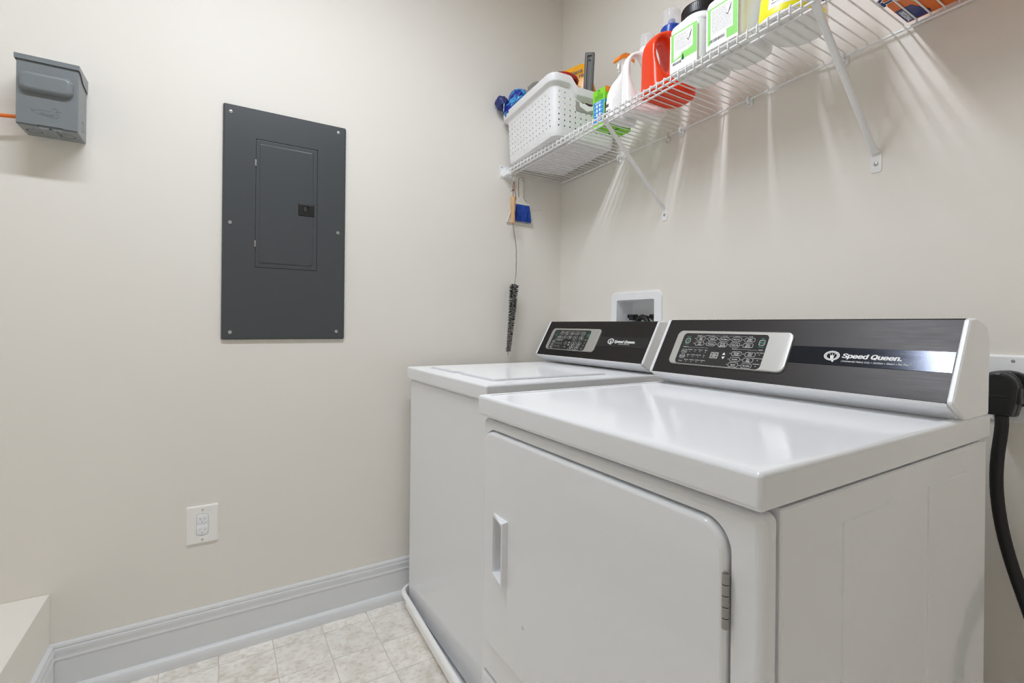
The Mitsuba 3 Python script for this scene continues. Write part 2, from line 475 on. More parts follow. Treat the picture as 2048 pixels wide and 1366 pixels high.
for u0, u1 in ((0.043, 0.0685), (0.0695, 0.095)):   # hasp lips under the cover
    c = (u0 + u1) / 2
    add('disconnect_box__hasp_tab', ext(Polygon([(u0, 0.0015), (u0 + .005, -.004), (u1 - .005, -.004), (u1, 0.0015), (c, 0.0035)]), 0.0012, tr(0, 0, bx - .004)), 'box_grey', False, TB)
add('disconnect_box__bottom_tab', rbox(0.057, 0.078, -0.0035, 0.001, 0.028, bx - .006, .001, 2), 'box_grey', 30, TB)
duck = [(-.001, .019), (.004, .0135), (.012, .0095), (.026, .006), (.040, .0035), (.050, .003), (.054, .0045), (.0565, .0085), (.055, .0125), (.0505, .017), (.0485, .0195),
        (.053, .021), (.0610, .0212), (.0555, .0235), (.0525, .0265), (.0495, .0295), (.046, .030), (.0425, .028), (.0415, .0245), (.0405, .0205), (.036, .0185), (.030, .0195), (.022, .0195), (.013, .0175), (.006, .0175)]
dk = Polygon(duck).buffer(0.001).buffer(-0.001)
line = dk.buffer(0.00055).difference(dk.buffer(-0.00055))
TD = TB @ tr(0.030, 0.0265, bx + .0012)
add('disconnect_box__emblem', cat(ext(line, 0.0011), ext(Point(.0475, .0262).buffer(.0009), 0.0011), text('Midwest', 0.0058, 0.032, True, 0.15, 0.0011).apply_transform(tr(.0165, .0088, 0) @ rot((0, 0, 1), -4))), 'box_grey', False, TD)
lab('disconnect_box__emblem', 'embossed outline of a swimming duck with lettering inside')
lab('disconnect_box', 'small grey metal disconnect box with a rain hood on the left wall', 'electrical box')
cab = spline([(0.040, -1.8878, 1.6610), (0.043, -1.905, 1.6585), (0.046, -1.935, 1.6545), (0.046, -1.98, 1.654), (0.043, -2.08, 1.658), (0.036, -2.25, 1.664)], 30)
add('orange_cable', tube(cab, 0.0052, 12), 'cable_orange', True)
lab('orange_cable', 'thick orange cable running left out of the grey metal box', 'cable')

# ------------------------------------------------------------------ outlet on wall_left
TO = wallA(-1.5064, 0.3719)
ow, oh = 0.0898, 0.1246
plate = bev(rrect(0, 0, ow, oh, 0.005), 0.006, 0.0045)
slot = shapely.intersection(Point(ow / 2, oh / 2).buffer(0.036, quad_segs=24), sbox(ow / 2 - .0172, 0, ow / 2 + .0172, oh))
plate = plate - mf(ext(slot, .02, tr(0, 0, .0035)))
add('wall_outlet__plate', plate, 'plate_white', 30, TO)
face = bev(shapely.convex_hull(slot.buffer(-.0008)), 0.0032, .001, tr(0, 0, .0035))
cuts = None
for cv in (oh / 2 + .0175, oh / 2 - .0175):
    for p in (m3.Manifold.cube((.0018, .0078, .01)).translate((ow / 2 - .0075, cv - .002, .0045)), m3.Manifold.cube((.0018, .0065, .01)).translate((ow / 2 + .0055, cv - .0015, .0045)),
              m3.Manifold.cylinder(.01, .0026, .0026, 14).translate((ow / 2 - .0005, cv - .0078, .0045))):
        face = face - p
face = face - m3.Manifold.cube((.040, .0055, .01), True).translate((ow / 2, oh / 2, .0118))
add('wall_outlet__receptacle', face, 'white_plastic', 30, TO)
for cv in (oh / 2 + .0175, oh / 2 - .0175):
    rr = shapely.intersection(Point(ow / 2, cv).buffer(.0165), sbox(ow / 2 - .0155, cv - .0128, ow / 2 + .0155, cv + .0128))
    fm = bev(shapely.convex_hull(rr), .0022, .0008, tr(0, 0, .0062))
    for p in (m3.Manifold.cube((.0018, .0078, .01)).translate((ow / 2 - .0075, cv - .002, .0045)), m3.Manifold.cube((.0018, .0065, .01)).translate((ow / 2 + .0055, cv - .0015, .0045)),
              m3.Manifold.cylinder(.01, .0026, .0026, 14).translate((ow / 2 - .0005, cv - .0078, .0045))):
        fm = fm - p
    add('wall_outlet__socket_face', fm, 'white_plastic', 30, TO)
for cv in (oh - .0135, 0.0135):
    add('wall_outlet__screw', screw_mesh(.0032, .0014), 'print_grey', 30, TO @ tr(ow / 2, cv, .0058))
lab('wall_outlet', 'white duplex wall outlet on an oversize plate low on the left wall', 'outlet')

# ------------------------------------------------------------------ laundry box in wall_back
lo, li = rrect(0.366, 0.99, 0.638, 1.240, 0.026), rrect(lb_x0, lb_z0, lb_x1, lb_z1, 0.007)
fr = bev(lo, 0.010, 0.0045) - mf(ext(li, .05, tr(0, 0, -.01)))
flip = np.array([[1, 0, 0, 0], [0, 0, -1, 0], [0, 1, 0, 0], [0, 0, 0, 1.0]])     # (u, v, w) -> (x, -w, z)
add('laundry_box__frame', fr, 'white_plastic', 30, flip)
D = 0.085
inside = rbox(lb_x0 - .003, lb_x1 + .003, lb_z0 - .003, lb_z1 + .003, -D - .003, .002, .004, 2) - rbox(lb_x0, lb_x1, lb_z0, lb_z1, -D, .05, .008, 2)
add('laundry_box__housing', inside, 'white_plastic', 30, flip)
for vx in (0.4455, 0.5640):
    st = lathe([(0.0001, 1.02), (.011, 1.02), (.011, 1.112), (.008, 1.114), (.0075, 1.136), (.0001, 1.136)], 20, tr(vx, .045, 0))
    k = add('laundry_box__valve', st, 'zinc', 30)
    hb = rbox(-.024, .024, -.0075, .0075, 0, .015, .003, 2) + rbox(-.012, .012, -.011, .011, -.008, .012, .003, 2)
    for q in (-.018, .018):
        hb = hb - m3.Manifold.cube((.008, .03, .006), True).translate((q, -.006, .0075))
    add(k + '__handle', hb, 'black_plastic', 30, tr(vx, .040, 1.1345))
hp = spline([(0.480, .030, 1.06), (0.489, .022, 1.112), (0.518, .016, 1.138), (0.546, .012, 1.128), (0.560, .010, 1.09), (0.566, .010, 1.03)], 30)
add('laundry_box__hose', tube(hp, .0105, 14), 'black_rubber', True)
hp2 = spline([(0.515, .03, 1.143), (0.540, .028, 1.139), (0.564, .03, 1.127), (0.58, .035, 1.113)], 12)
add('laundry_box__hose_clip', tube(hp2, .0035, 8), 'black_plastic', True)
add('laundry_box__drain_cuff', lathe([(.0001, 1.0215), (.024, 1.0215), (.024, 1.035), (.02, 1.035), (.02, 1.03), (.0001, 1.03)], 24, tr(.515, .045, 0)), 'white_plastic', 30)
lab('laundry_box', 'recessed white laundry valve box in the wall behind the washer', 'laundry box')

# ------------------------------------------------------------------ dryer outlet, plug and cord on wall_back
dpl = bev(rrect(1.52, 0.908, 1.625, 1.048, .006), .009, .0065)
add('dryer_outlet__plate', dpl, 'white_plastic', 40, flip)
add('dryer_outlet__screw', screw_mesh(.0035, .0015), 'steel', 30, wallB(1.5725, 1.036, -.0088))
lab('dryer_outlet', 'white wall plate of the dryer outlet behind the black plug', 'outlet')
px = 1.5615
pl = shapely.union_all([Point(px, .984).buffer(.0305, quad_segs=20), Polygon([(px - .0305, .984), (px + .0305, .984), (px + .0285, .955), (px + .022, .926), (px - .022, .926), (px - .0285, .955)])])
m1 = bev(shapely.convex_hull(pl), .020, .005, tr(0, 0, .046))
m2 = bev(shapely.convex_hull(pl.buffer(.0015)), .022, .003, tr(0, 0, .025))
m4 = bev(shapely.convex_hull(affinity.scale(pl, 1.12, 0.78, origin=(px, .99)).buffer(.001)), .018, .003, tr(.006, .006, .0085))
add('power_cord__plug', cat(m1, m2, m4), 'black_plastic', 30, flip)
add('power_cord__plug__clamp', cat(rbox(px + .024, px + .0335, .951, .985, .030, .058, .003, 2), rbox(px - .02, px + .02, .964, .9665, .0655, .0672, .0006, 1)), 'black_plastic', 30, flip)
cp = spline([(1.565, -.052, .935), (1.567, -.055, .915), (1.563, -.058, .855), (1.561, -.060, .793), (1.565, -.060, .733), (1.576, -.060, .666), (1.590, -.060, .610), (1.606, -.060, .555), (1.630, -.062, .47),
             (1.645, -.066, .36), (1.635, -.08, .24), (1.590, -.10, .16), (1.52, -.12, .15), (1.46, -.15, .18), (1.44, -.176, .20)], 70)
add('power_cord__cord', tube(cp, .0108, 14, flat=.72, up=(1, 0, 0)), 'black_rubber', True)
lab('power_cord', 'heavy black dryer cord with a round topped plug beside the dryer', 'power cord')

# ------------------------------------------------------------------ washer and dryer
VF = np.array([0, .0815, .1452]); VL = np.linalg.norm(VF); VF /= VL
NF = np.array([0, -VF[2], VF[1]])


def ring_poly(p, w): return p.buffer(w / 2).difference(p.buffer(-w / 2))


def console(name, x0, w, dy, dz, logo_u, logo_w, tag, tag_u, tag_w, stripe_u, keys):
    """Console of both machines. Face coordinates: u along x from x0, v up the slope, n out of the face."""
    o = np.array([x0, -.3602 + dy, .975 + dz])
    TF = basis(o, (1, 0, 0), VF, NF)
    yz = lambda pts: Polygon([(a + dy, b + dz) for a, b in pts])
    core = [(-.358, .9765), (-.2792, 1.1165), (-.255, 1.1180), (-.198, 1.1035), (-.185, 1.073), (-.189, .9415), (-.308, .9415)]
    add(f'{name}__console', xprism(yz(core), x0 + .008, x0 + w - .008), 'white_plastic', 20)
    cap = shapely.convex_hull(yz([(-.3645, .973), (-.2822, 1.1195), (-.253, 1.1215), (-.1945, 1.1065), (-.1815, 1.074), (-.186, .9412), (-.305, .9412)]))
    cap = cap.buffer(-.006).buffer(.006, quad_segs=6)
    for q, xx in ((0, x0), (1, x0 + w - .010)):
        c0, c1 = np.array(cap.exterior.coords)[:-1], np.array(cap.buffer(-.0025).exterior.coords)[:-1]
        pts = np.vstack([np.c_[np.full(len(c), x), c] for c, x in ((c1, xx), (c0, xx + .0025), (c0, xx + .0075), (c1, xx + .010))])
        add(f'{name}__console__end_cap', m3.Manifold.hull_points(pts), 'white_plastic', 30)
    # black sheet wrapped over the slope and the top edge
    sheet = [(-.3612, .9745), (-.2812, 1.1175), (-.2785, 1.1198), (-.274, 1.1206), (-.2545, 1.1206), (-.2545, 1.1184), (-.2742, 1.1184), (-.2778, 1.1160), (-.3592, .9735)]
    add(f'{name}__console__face_sheet', xprism(yz(sheet), x0 + .0098, x0 + w - .0098), 'console_black', 50)
    strip = [(-.3622, .9737), (-.3600, .9675), (-.3100, .9417), (-.3060, .9417), (-.3560, .9740)]
    add(f'{name}__console__lower_strip', xprism(yz(strip), x0 + .0098, x0 + w - .0098), 'white_plastic', 20)
    N0 = .0014
    add(f'{name}__console__stripe', ext(sbox(stripe_u, .0558, w - .0105, .0972), .0003, tr(0, 0, N0 - .0001)), 'console_stripe' if name == 'dryer' else 'washer_stripe', False, TF)
    bz = bev(rrect(.0560, .0258, .3780, .1300, .0165), .0052, .0032, tr(0, 0, N0 - .0005))
    kp = rrect(.0795, .0282, .3225, .1208, .0105)
    bz = bz - bev(kp, .01, .001, tr(0, 0, N0 + .0030)) - mf(ext(kp, .01, tr(0, 0, N0 + .003)))
    add(f'{name}__console__bezel', bz, 'bezel_silver', 30, TF)
    add(f'{name}__keypad', ext(kp.buffer(-.0001), .0012, tr(0, 0, N0 + .0025)), 'keypad_black', False, TF)
    N1 = N0 + .00372
    prints, greens, greys = [], [], []
    def put(lst, s, u, v, h, wd=None, center=True, bold=False):
        m = text(s, h, wd, bold, 0.12, .00018, center)
        m.apply_transform(tr(u, v, N1))
        lst.append(m)
    for (u, v, bwid, bhgt, words, led) in keys['buttons']:
        outline = ring_poly(rrect(u - bwid / 2, v - bhgt / 2, u + bwid / 2, v + bhgt / 2, bhgt * .42), .00075)
        b = [ext(outline, .0002, tr(0, 0, N1))]
        for q, wd in enumerate(words):
            hh = .0031 if len(words) == 1 else .0027
            vv = v - hh / 2 if len(words) == 1 else (v + .0006 if q == 0 else v - .0036)
            m = text(wd, hh, None, True, 0.12, .0002, True)
            mw = m.bounds[1][0] - m.bounds[0][0]
            if mw > bwid * .82: m.vertices[:, 0] *= bwid * .82 / mw
            m.apply_transform(tr(u, vv, N1))
            b.append(m)
        add(f'{name}__keypad__button', cat(b), 'print_white', False, TF)
        if led: prints.append(ext(Point(u - bwid / 2 - .0042, v).buffer(.0011, quad_segs=4), .0002, tr(0, 0, N1)))
    for (s, u, v, h) in keys['text']: put(prints, s, u, v, h)
    for (s, u, v, h) in keys['green']: put(greens, s, u, v, h)
    for (u, v) in keys['dots']: prints.append(ext(Point(u, v).buffer(.0010, quad_segs=4), .0002, tr(0, 0, N1)))
    for (u0, u1, v) in keys['rules']: greys.append(ext(sbox(u0, v - .0003, u1, v + .0003), .0002, tr(0, 0, N1)))
    add(f'{name}__keypad__lettering', cat(prints), 'print_white', False, TF)
    if greys: add(f'{name}__keypad__rule_lines', cat(greys), 'print_grey', False, TF)
    for (u, v, kind) in keys['round']:
        ring = ext(ring_poly(rrect(u - .0066, v - .0066, u + .0066, v + .0066, .0028), .0011), .0002, tr(0, 0, N1))
        if kind == 'power':
            g = cat(ext(shapely.difference(Point(u, v).buffer(.0026), Point(u, v).buffer(.0017)), .0002, tr(0, 0, N1)), ext(sbox(u - .0004, v, u + .0004, v + .0032), .0002, tr(0, 0, N1)))
        else:
            g = cat(ext(Polygon([(u - .0042, v - .0024), (u - .0042, v + .0024), (u - .0006, v)]), .0002, tr(0, 0, N1)), ext(sbox(u + .0006, v - .0024, u + .0018, v + .0024), .0002, tr(0, 0, N1)), ext(sbox(u + .003, v - .0024, u + .0042, v + .0024), .0002, tr(0, 0, N1)))
        kb = add(f'{name}__keypad__{kind}_button', ring, 'print_white' if name == 'dryer' else 'print_green', False, TF)
        greens.append(g)
    add(f'{name}__keypad__green_lettering', cat(greens), 'print_green', False, TF)
    u0, v0, u1, v1 = keys['display']
    add(f'{name}__keypad__display', ext(sbox(u0, v0, u1, v1), .0002, tr(0, 0, N1)), 'display_grey', False, TF)
    seg = []
    for q in range(keys['digits']):
        cu = u0 + (u1 - u0) * (q + .5) / keys['digits']
        hw, hh, t = .0042, .0072, .0009
        vm = (v0 + v1) / 2
        for (a, b_, c_, d_) in ((-hw, hh, hw, hh), (-hw, 0, hw, 0), (-hw, -hh, hw, -hh), (-hw, 0, -hw, hh), (hw, 0, hw, hh), (-hw, -hh, -hw, 0), (hw, -hh, hw, 0)):
            seg.append(ext(shapely.LineString([(cu + a, vm + b_), (cu + c_, vm + d_)]).buffer(t, cap_style=2), .0001, tr(0, 0, N1 + .0002)))
    add(f'{name}__keypad__digits', cat(seg), 'print_grey' if name == 'dryer' else 'handle_grey', False, TF)
    for q, (u, v, s) in enumerate(keys['arrows']):
        add(f'{name}__keypad__arrow', ext(Polygon([(u - .0046, v - s * .0035), (u + .0046, v - s * .0035), (u, v + s * .0042)]), .0002, tr(0, 0, N1)), 'print_white', False, TF)
    # emblem: a Q with a crown-topped tail, then the name
    lu, lv, ls = logo_u
    oval = affinity.scale(Point(0, 0).buffer(1, quad_segs=24), .0155, .0115)
    hole = affinity.scale(Point(0, 0).buffer(1, quad_segs=24), .0098, .0075)
    tail = Polygon([(-.0040, .0028), (-.0025, -.004), (.0002, -.0100), (.0028, -.0142), (.0058, -.0142), (.0060, -.0125), (.0044, -.0090), (.0042, -.004), (.0052, .0028), (.0030, -.0002), (.0006, .0028), (-.0018, -.0002)])
    dots = shapely.union_all([Point(-.0042, .0042).buffer(.0010), Point(.0006, .0042).buffer(.0010), Point(.0054, .0042).buffer(.0010)])
    q1 = shapely.union_all([oval.difference(hole), tail, dots])
    TL = TF @ tr(lu, lv, N0 + .0003) @ np.diag([ls, ls, 1, 1.0])
    add(f'{name}__emblem', ext(q1, .0004), 'print_white', False, TL)
    lab(f'{name}__emblem', 'silver letter Q emblem with a three pointed crown')
    add(f'{name}__emblem__shade', ext(oval.buffer(-.0016).difference(hole.buffer(.0012)), .0003, tr(0, 0, .0003)), 'print_grey', False, TL)
    add(f'{name}__name_lettering', cat([text('Speed Queen.', logo_w[1], logo_w[2], True, 0.22, .0004).apply_transform(tr(q * .00055, 0, 0)) for q in (-1, 0, 1)]), 'print_white', False, TF @ tr(logo_w[0], logo_w[3], N0 + .0003))
    lab(f'{name}__name_lettering', 'white bold slanted lettering on the black console')
    add(f'{name}__tagline', text(tag, tag_w[1], tag_w[2], False, 0.2, .0003), 'print_white', False, TF @ tr(tag_w[0], tag_w[3], N0 + .0003))


BX = [.1363, .1723, .2063, .2410, .2758]
kd = dict(buttons=[(u, .1055, .0262, .0112, w, True) for u, w in zip(BX, (['Heavy', 'Duty'], ['Regular'], ['Pet Items'], ['Time Dry'], ['Steam', 'Sanitize']))]
          + [(u, .0903, .0262, .0112, w, True) for u, w in zip([.1374, .1719, .2062, .2405, .2752], (['Perm', 'Press'], ['Delicates'], ['Pet Hair', 'Removal'], ['Quick Dry'], ['Steam', 'Refresh']))]
          + [(u, v, .0262, .0112, w, True) for u, v, w in ((.2529, .0664, ['Extended', 'Tumble']), (.2884, .0663, ['Steam', 'Boost']), (.2533, .0507, ['EcoDry']), (.2875, .0508, ['Anti-', 'Static']), (.2533, .0358, ['Signal']), (.2878, .0356, ['Favorites']))]
          + [(.0979, .0655, .0165, .0108, ['Temp'], False), (.0972, .0502, .0165, .0108, ['Dryness'], False)],
          text=[('Cycles', .1290, .1135, .0030), ('AUTO DRY CYCLES', .1620, .1136, .0022), ('PET PLUS', .2060, .1136, .0022), ('MANUAL', .2400, .1136, .0022), ('STEAM', .2760, .1136, .0022),
                ('Pet Plus Cycles', .2062, .0822, .0020), ('Selections', .0990, .0775, .0028), ('Options', .2440, .0778, .0030), ('Alerts', .3110, .0782, .0030),
                ('No Heat', .1152, .0698, .0026), ('Low', .1316, .0698, .0026), ('Medium', .1480, .0698, .0026), ('High', .1645, .0698, .0026),
                ('Damp', .1147, .0546, .0026), ('Less Dry', .1310, .0546, .0026), ('Near Dry', .1475, .0546, .0026), ('Dry', .1640, .0546, .0026),
                ('Status', .0962, .0348, .0028), ('Sensing', .1140, .0396, .0026), ('Heating', .1310, .0396, .0026), ('Cooling', .1472, .0396, .0026), ('Complete', .1650, .0396, .0026),
                ('Door Open', .3115, .0708, .0027), ('Control Lock', .3105, .0558, .0027), ('Extended', .3110, .0408, .0027)],
          green=[('Power', .0970, .1090, .0028), ('Cancel', .0970, .0862, .0028), ('Start', .3085, .1090, .0030), ('Pause', .3085, .0870, .0030)],
          dots=[(u, .0657) for u in (.1150, .1315, .1478, .1643)] + [(u, .0506) for u in (.1143, .1308, .1472, .1638)] + [(u, .0357) for u in (.1141, .1310, .1472, .1638)] + [(.3115, .0665), (.3111, .0514), (.3109, .0363)],
          rules=[(.137, .145, .1146), (.179, .196, .1146), (.216, .233, .1146), (.247, .267, .1146), (.108, .1674, .0778), (.2525, .303, .0785)],
          round=[(.0977, .0980, 'power'), (.3085, .0992, 'start')], display=(.1812, .0484, .2050, .0680), digits=2, arrows=[(.2193, .0642, 1), (.2203, .0528, -1)])
DX0, DW = .9067, .6725
console('dryer', DX0, DW, 0, 0, (.4650, .0770, .98), (.4845, .0098, .1015, .0735), 'Commercial Heavy Duty • Sanitize • Steam • Pet Plus™', 0, (.4845, .0042, .1170, .0640), .3790, kd)
BW = [.092, .1350, .1690, .2050, .2400, .2780]
kw = dict(buttons=[(u, .1055, .0262, .0125, w, True) for u, w in zip(BW[1:], (['Normal', 'Eco'], ['Perm', 'Press'], ['Heavy', 'Duty'], ['Bulky'], ['Favorites']))]
          + [(u, .0865, .0262, .0125, w, True) for u, w in zip([.1290, .1640, .1995, .2360, .2760], (['Delicates'], ['Soak'], ['Speed', 'Cycle'], ['Rinse'], ['Rinse', '& Spin']))]
          + [(u, v, .0272, .0125, w, True) for u, v, w in ((.2400, .0610, ['Soak']), (.2760, .0605, ['Pre', 'Wash']), (.2370, .0465, ['Extra', 'Rinse']), (.2720, .0465, ['Extra', 'Spin']), (.2340, .0330, ['Deep', 'Fill']), (.2690, .0325, ['Signal']))]
          + [(.0985, .0640, .0150, .0100, ['Temp'], False), (.0970, .0495, .0150, .0100, ['Soil'], False), (.0960, .0360, .0150, .0100, ['Status'], False)],
          text=[('Cycles', .1330, .1142, .0030), ('Tap', .1120, .0705, .0042), ('Cold', .1250, .0705, .0042), ('Warm', .1400, .0705, .0042), ('Hot', .1540, .0705, .0042),
                ('Light', .1150, .0560, .0026), ('Medium', .1310, .0560, .0026), ('Heavy', .1470, .0560, .0026), ('Max', .1600, .0560, .0026),
                ('Fill', .1120, .0418, .0026), ('Wash', .1250, .0418, .0026), ('Rinse', .1390, .0418, .0026), ('Spin', .1530, .0418, .0026), ('Complete', .1900, .0398, .0026),
                ('Options', .2330, .0738, .0030), ('Alerts', .3080, .0750, .0034), ('Lid', .3070, .0650, .0030), ('Lock', .3060, .0505, .0030), ('Lid Open', .3040, .0365, .0026)],
          green=[('Power', .0985, .1120, .0028), ('Cancel', .0985, .0800, .0032), ('Start', .3100, .1130, .0030), ('Pause', .3100, .0830, .0030)],
          dots=[(u, .0662) for u in (.1120, .1255, .1400, .1540)] + [(u, .0518) for u in (.1150, .1310, .1450, .1590)] + [(u, .0372) for u in (.1120, .1250, .1390, .1530, .1750, .1950)] + [(.3070, .0610), (.3060, .0470), (.3040, .0330)],
          rules=[(.143, .290, .1155), (.108, .165, .0768), (.243, .296, .0748)],
          round=[(.0985, .0975, 'power'), (.3110, .0985, 'start')], display=(.1790, .0490, .1975, .0660), digits=2, arrows=[(.2100, .0628, 1), (.2100, .0510, -1)])
WX0, WW = .0693, .650
console('washer', WX0, WW, .1738, -.0016, (.4500, .0790, 1.05), (.4690, .0110, .1060, .0735), 'Commercial Heavy Duty', 0, (.4940, .0042, .0560, .0668), .3790, kw)


def machine_top(x0, x1, y0, y1, z0, z1, r=.0075):
    slab = rbox(x0, x1, y0, y1, z0, z1, r, 4)
    rim = .017
    pts = []
    for i, z in ((0, z1 + .002), (.0032, z1 - .0024)):
        p = rrect(x0 + rim + i, y0 + rim + i, x1 - rim - i, y1 - .13 - i, .010, 4)
        c = np.array(p.exterior.coords)[:-1]
        pts.append(np.c_[c, np.full(len(c), z)])
    return slab - m3.Manifold.hull_points(np.vstack(pts))


# dryer
dyf, dyb = -.9175, -.1700
add('dryer__top', machine_top(DX0, DX0 + DW, dyf, dyb, .8959, .9415), 'enamel_top', 35)
bx0, bx1 = DX0 + .004, 1.5752
by = -.9045                                             # plane of the front panel
add('dryer__cabinet', rbox(bx0 + .001, bx1 - .001, -.8705, -.1778, .012, .8915, .002, 1) - m3.Manifold.hull_points(np.array([[1.70, y, z] for y in (-.15, -.16) for z in (.3, .4)])), 'enamel', 25)
dr_poly = rrect(.9310, .4020, 1.5305, .8655, .034, 10)
hx0, hx1, hz0, hz1 = .9745, 1.0390, .5610, .6965
fp = rbox(bx0, bx1, by, -.8735, .3215, .8895, .012, 5)
fp = fp - m3.Manifold.cube((1, .02, 1)).translate((bx0 - .1, -.8745, 0))
fp = fp - m3.Manifold.cube((hx1 - hx0 - .008, .06, hz1 - hz0 - .008)).translate((hx0 + .004, by - .02, hz0 + .004))
fpk = fp - mf(ext(dr_poly.buffer(.0042), .0165, np.array([[1, 0, 0, 0], [0, 0, -1, by + .0125], [0, 1, 0, 0], [0, 0, 0, 1.0]])))
add('dryer__front_panel', fpk, 'enamel', 35)
lowp = rbox(bx0, bx1, by - .0005, -.8735, .020, .3185, .010, 4)
add('dryer__lower_panel', lowp, 'enamel', 35)
for xx in (bx0 + .05, bx1 - .05):
    for yy in (-.82, -.24):
        add('dryer__foot', lathe([(.0001, 0), (.02, 0), (.02, .006), (.008, .008), (.008, .014), (.0001, .014)], 20, tr(xx, yy, 0)), 'black_rubber', 30)


def slab_front(poly, y_back, depth, rr):
    """Rounded slab standing on the front panel, its face towards -y."""
    pts = []
    for q in np.linspace(0, PI / 2, 6):
        c = np.array(poly.buffer(-rr * (1 - math.cos(q))).exterior.coords)[:-1]
        pts.append(np.c_[c[:, 0], np.full(len(c), y_back - depth + rr - rr * math.sin(q)), c[:, 1]])
    c = np.array(poly.exterior.coords)[:-1]
    pts.append(np.c_[c[:, 0], np.full(len(c), y_back), c[:, 1]])
    return m3.Manifold.hull_points(np.vstack(pts))


dm = slab_front(dr_poly, by + .0115, .0200, .0065)
dmk = dm - m3.Manifold.cube((hx1 - hx0 - .008, .05, hz1 - hz0 - .008)).translate((hx0 + .004, by - .02, hz0 + .004))
add('dryer__door', dmk, 'enamel', 35)
# grip: a scoop open to the left, its right lip proud of the door
yd = by + .0115 - .0200
outer = m3.Manifold.hull_points(np.array([[x, y, z] for (x, y) in ((hx0, yd + .0008), (hx0 + .004, yd - .0015), (hx1 - .008, yd - .0135), (hx1 - .003, yd - .0125), (hx1, yd + .0008), (hx0 + .005, yd + .0350), (hx1 - .005, yd + .0350))
                                         for z in ((hz0, hz1) if y > yd - .001 else (hz0 + .004, hz1 - .004))]))
scoop = rbox(hx0 + .007, hx1 - .0060, yd - .05, yd + .0320, hz0 + .007, hz1 - .007, .005, 3)
left = m3.Manifold.hull_points(np.array([[x, y, z] for (x, y) in ((hx0 + .002, yd - .03), (hx0 + .004, yd - .0012), (hx0 + .012, yd + .016), (hx0 + .018, yd - .03)) for z in (hz0 + .007, hz1 - .007)]))
add('dryer__door__grip', outer - scoop - left, 'enamel', 30)
hz = [lathe([(.0001, z), (.0040, z), (.0040, z + .0122), (.0001, z + .0122)], 14, tr(1.5312, yd + .0030, 0)) for z in (.7450, .7582, .7714, .7846, .7978)]
add('dryer__door__hinge', cat(hz + [rbox(1.5262, 1.5345, yd + .0050, yd + .0062, .7450, .8100, .0005, 1), lathe([(.0001, .744), (.0022, .744), (.0022, .8112), (.0001, .8112)], 10, tr(1.5312, yd + .0030, 0))]), 'zinc', 30)
lab('dryer__door__hinge', 'bare metal barrel hinge')
add('dryer__door__mark', ext(Point(1.0985, .511).buffer(.0042), .0004, np.array([[1, 0, 0, 0], [0, 0, -1, yd - .00002], [0, 1, 0, 0], [0, 0, 0, 1.0]])), 'enamel_mark', False)
lab('dryer__door__mark', 'small faint grey spot on the door')
add('dryer__vent_grommet', bev(rrect(.925, -.345, .944, -.330, .002), .0012, .0004, tr(0, 0, .939)), 'print_grey', False)
for (y0, y1) in ((-.728, -.570), (-.452, -.287)):          # shallow embossed fields in the side sheet
    add('dryer__cabinet__side_emboss', bev(sbox(y0, .06, y1, .8485), .0026, .0018, basis((bx1 - .0014, 0, 0), (0, 1, 0), (0, 0, 1), (1, 0, 0))), 'enamel', False)
lab('dryer', 'white front loading dryer with a hinged door, nearer the camera than the washer', 'dryer')

# washer
wyf, wyb = -.7946, -.060
wz0, wz1 = .8885, .9346
add('washer__top', rbox(WX0, WX0 + WW, wyf, wyb, wz0, wz1, .0075, 4) - bev(sbox(.150, -.735, .650, -.285), .01, .003, tr(0, 0, wz1 - .0022)), 'enamel_top', 35)
lidp = shapely.difference(rrect(.152, -.7265, .6475, -.2880, .010), shapely.union_all([sbox(.366, -.74, .416, -.7165)]))
lid0 = mf(ext(lidp, .0060, tr(0, 0, wz1 - .0024)))
lid1 = mf(ext(lidp.buffer(-.003), .0078, tr(0, 0, wz1 - .0024)))
add('washer__lid', lid0 + lid1, 'enamel_top', 30)
add('washer__cabinet', rbox(WX0 + .003, WX0 + WW - .003, -.7800, -.0650, .022, wz0 - .003, .010, 4), 'enamel', 35)
for xx in (WX0 + .06, WX0 + WW - .06):
    for yy in (-.70, -.13):
        add('washer__foot', lathe([(.0001, .006), (.02, .006), (.02, .012), (.008, .014), (.008, .024), (.0001, .024)], 20, tr(xx, yy, 0)), 'black_rubber', 30)
lab('washer', 'white top loading washer standing in a white pan in the corner', 'washer')

# drain pan under the washer
po = []
for (d, z) in ((.030, .0005), (.004, .0035), (.0, .010), (-.002, .050), (-.0035, .054)):
    po.append((d, z))
for t in np.linspace(-2.6, 2.2, 12):
    po.append((-.0065 - .0095 * math.cos(t), .062 + .0095 * math.sin(t) * 1.0))
po += [(.003, .056), (.003, .011), (.008, .0062), (.030, .006)]
R = []
base = rrect(-.362, -.368, .362, .368, .050, 12)
for d, z in po:
    c = base.buffer(-d, quad_segs=12)
    cc = np.array(c.exterior.segmentize(0.03).coords)[:-1] if False else np.array(c.exterior.coords)[:-1]
    R.append((cc, z))
nn = 160
RR = []
for c, z in R:
    L = shapely.LinearRing(c)
    # start at the middle of the front side so that rings line up
    s0 = L.project(Point(0, -1))
    pts = np.array([np.array(L.interpolate(((s0 + L.length * k / nn) % L.length)).coords[0]) for k in range(nn)])
    if L.is_ccw is False: pts = pts[::-1]
    RR.append(np.c_[pts, np.full(nn, z)])
add('drain_pan', rings(RR), 'white_gloss', 40, tr(.4215, -.441, 0) @ rot((0, 0, 1), -2.2))
lab('drain_pan', 'white plastic drain pan with a rolled rim under the washer', 'drain pan')

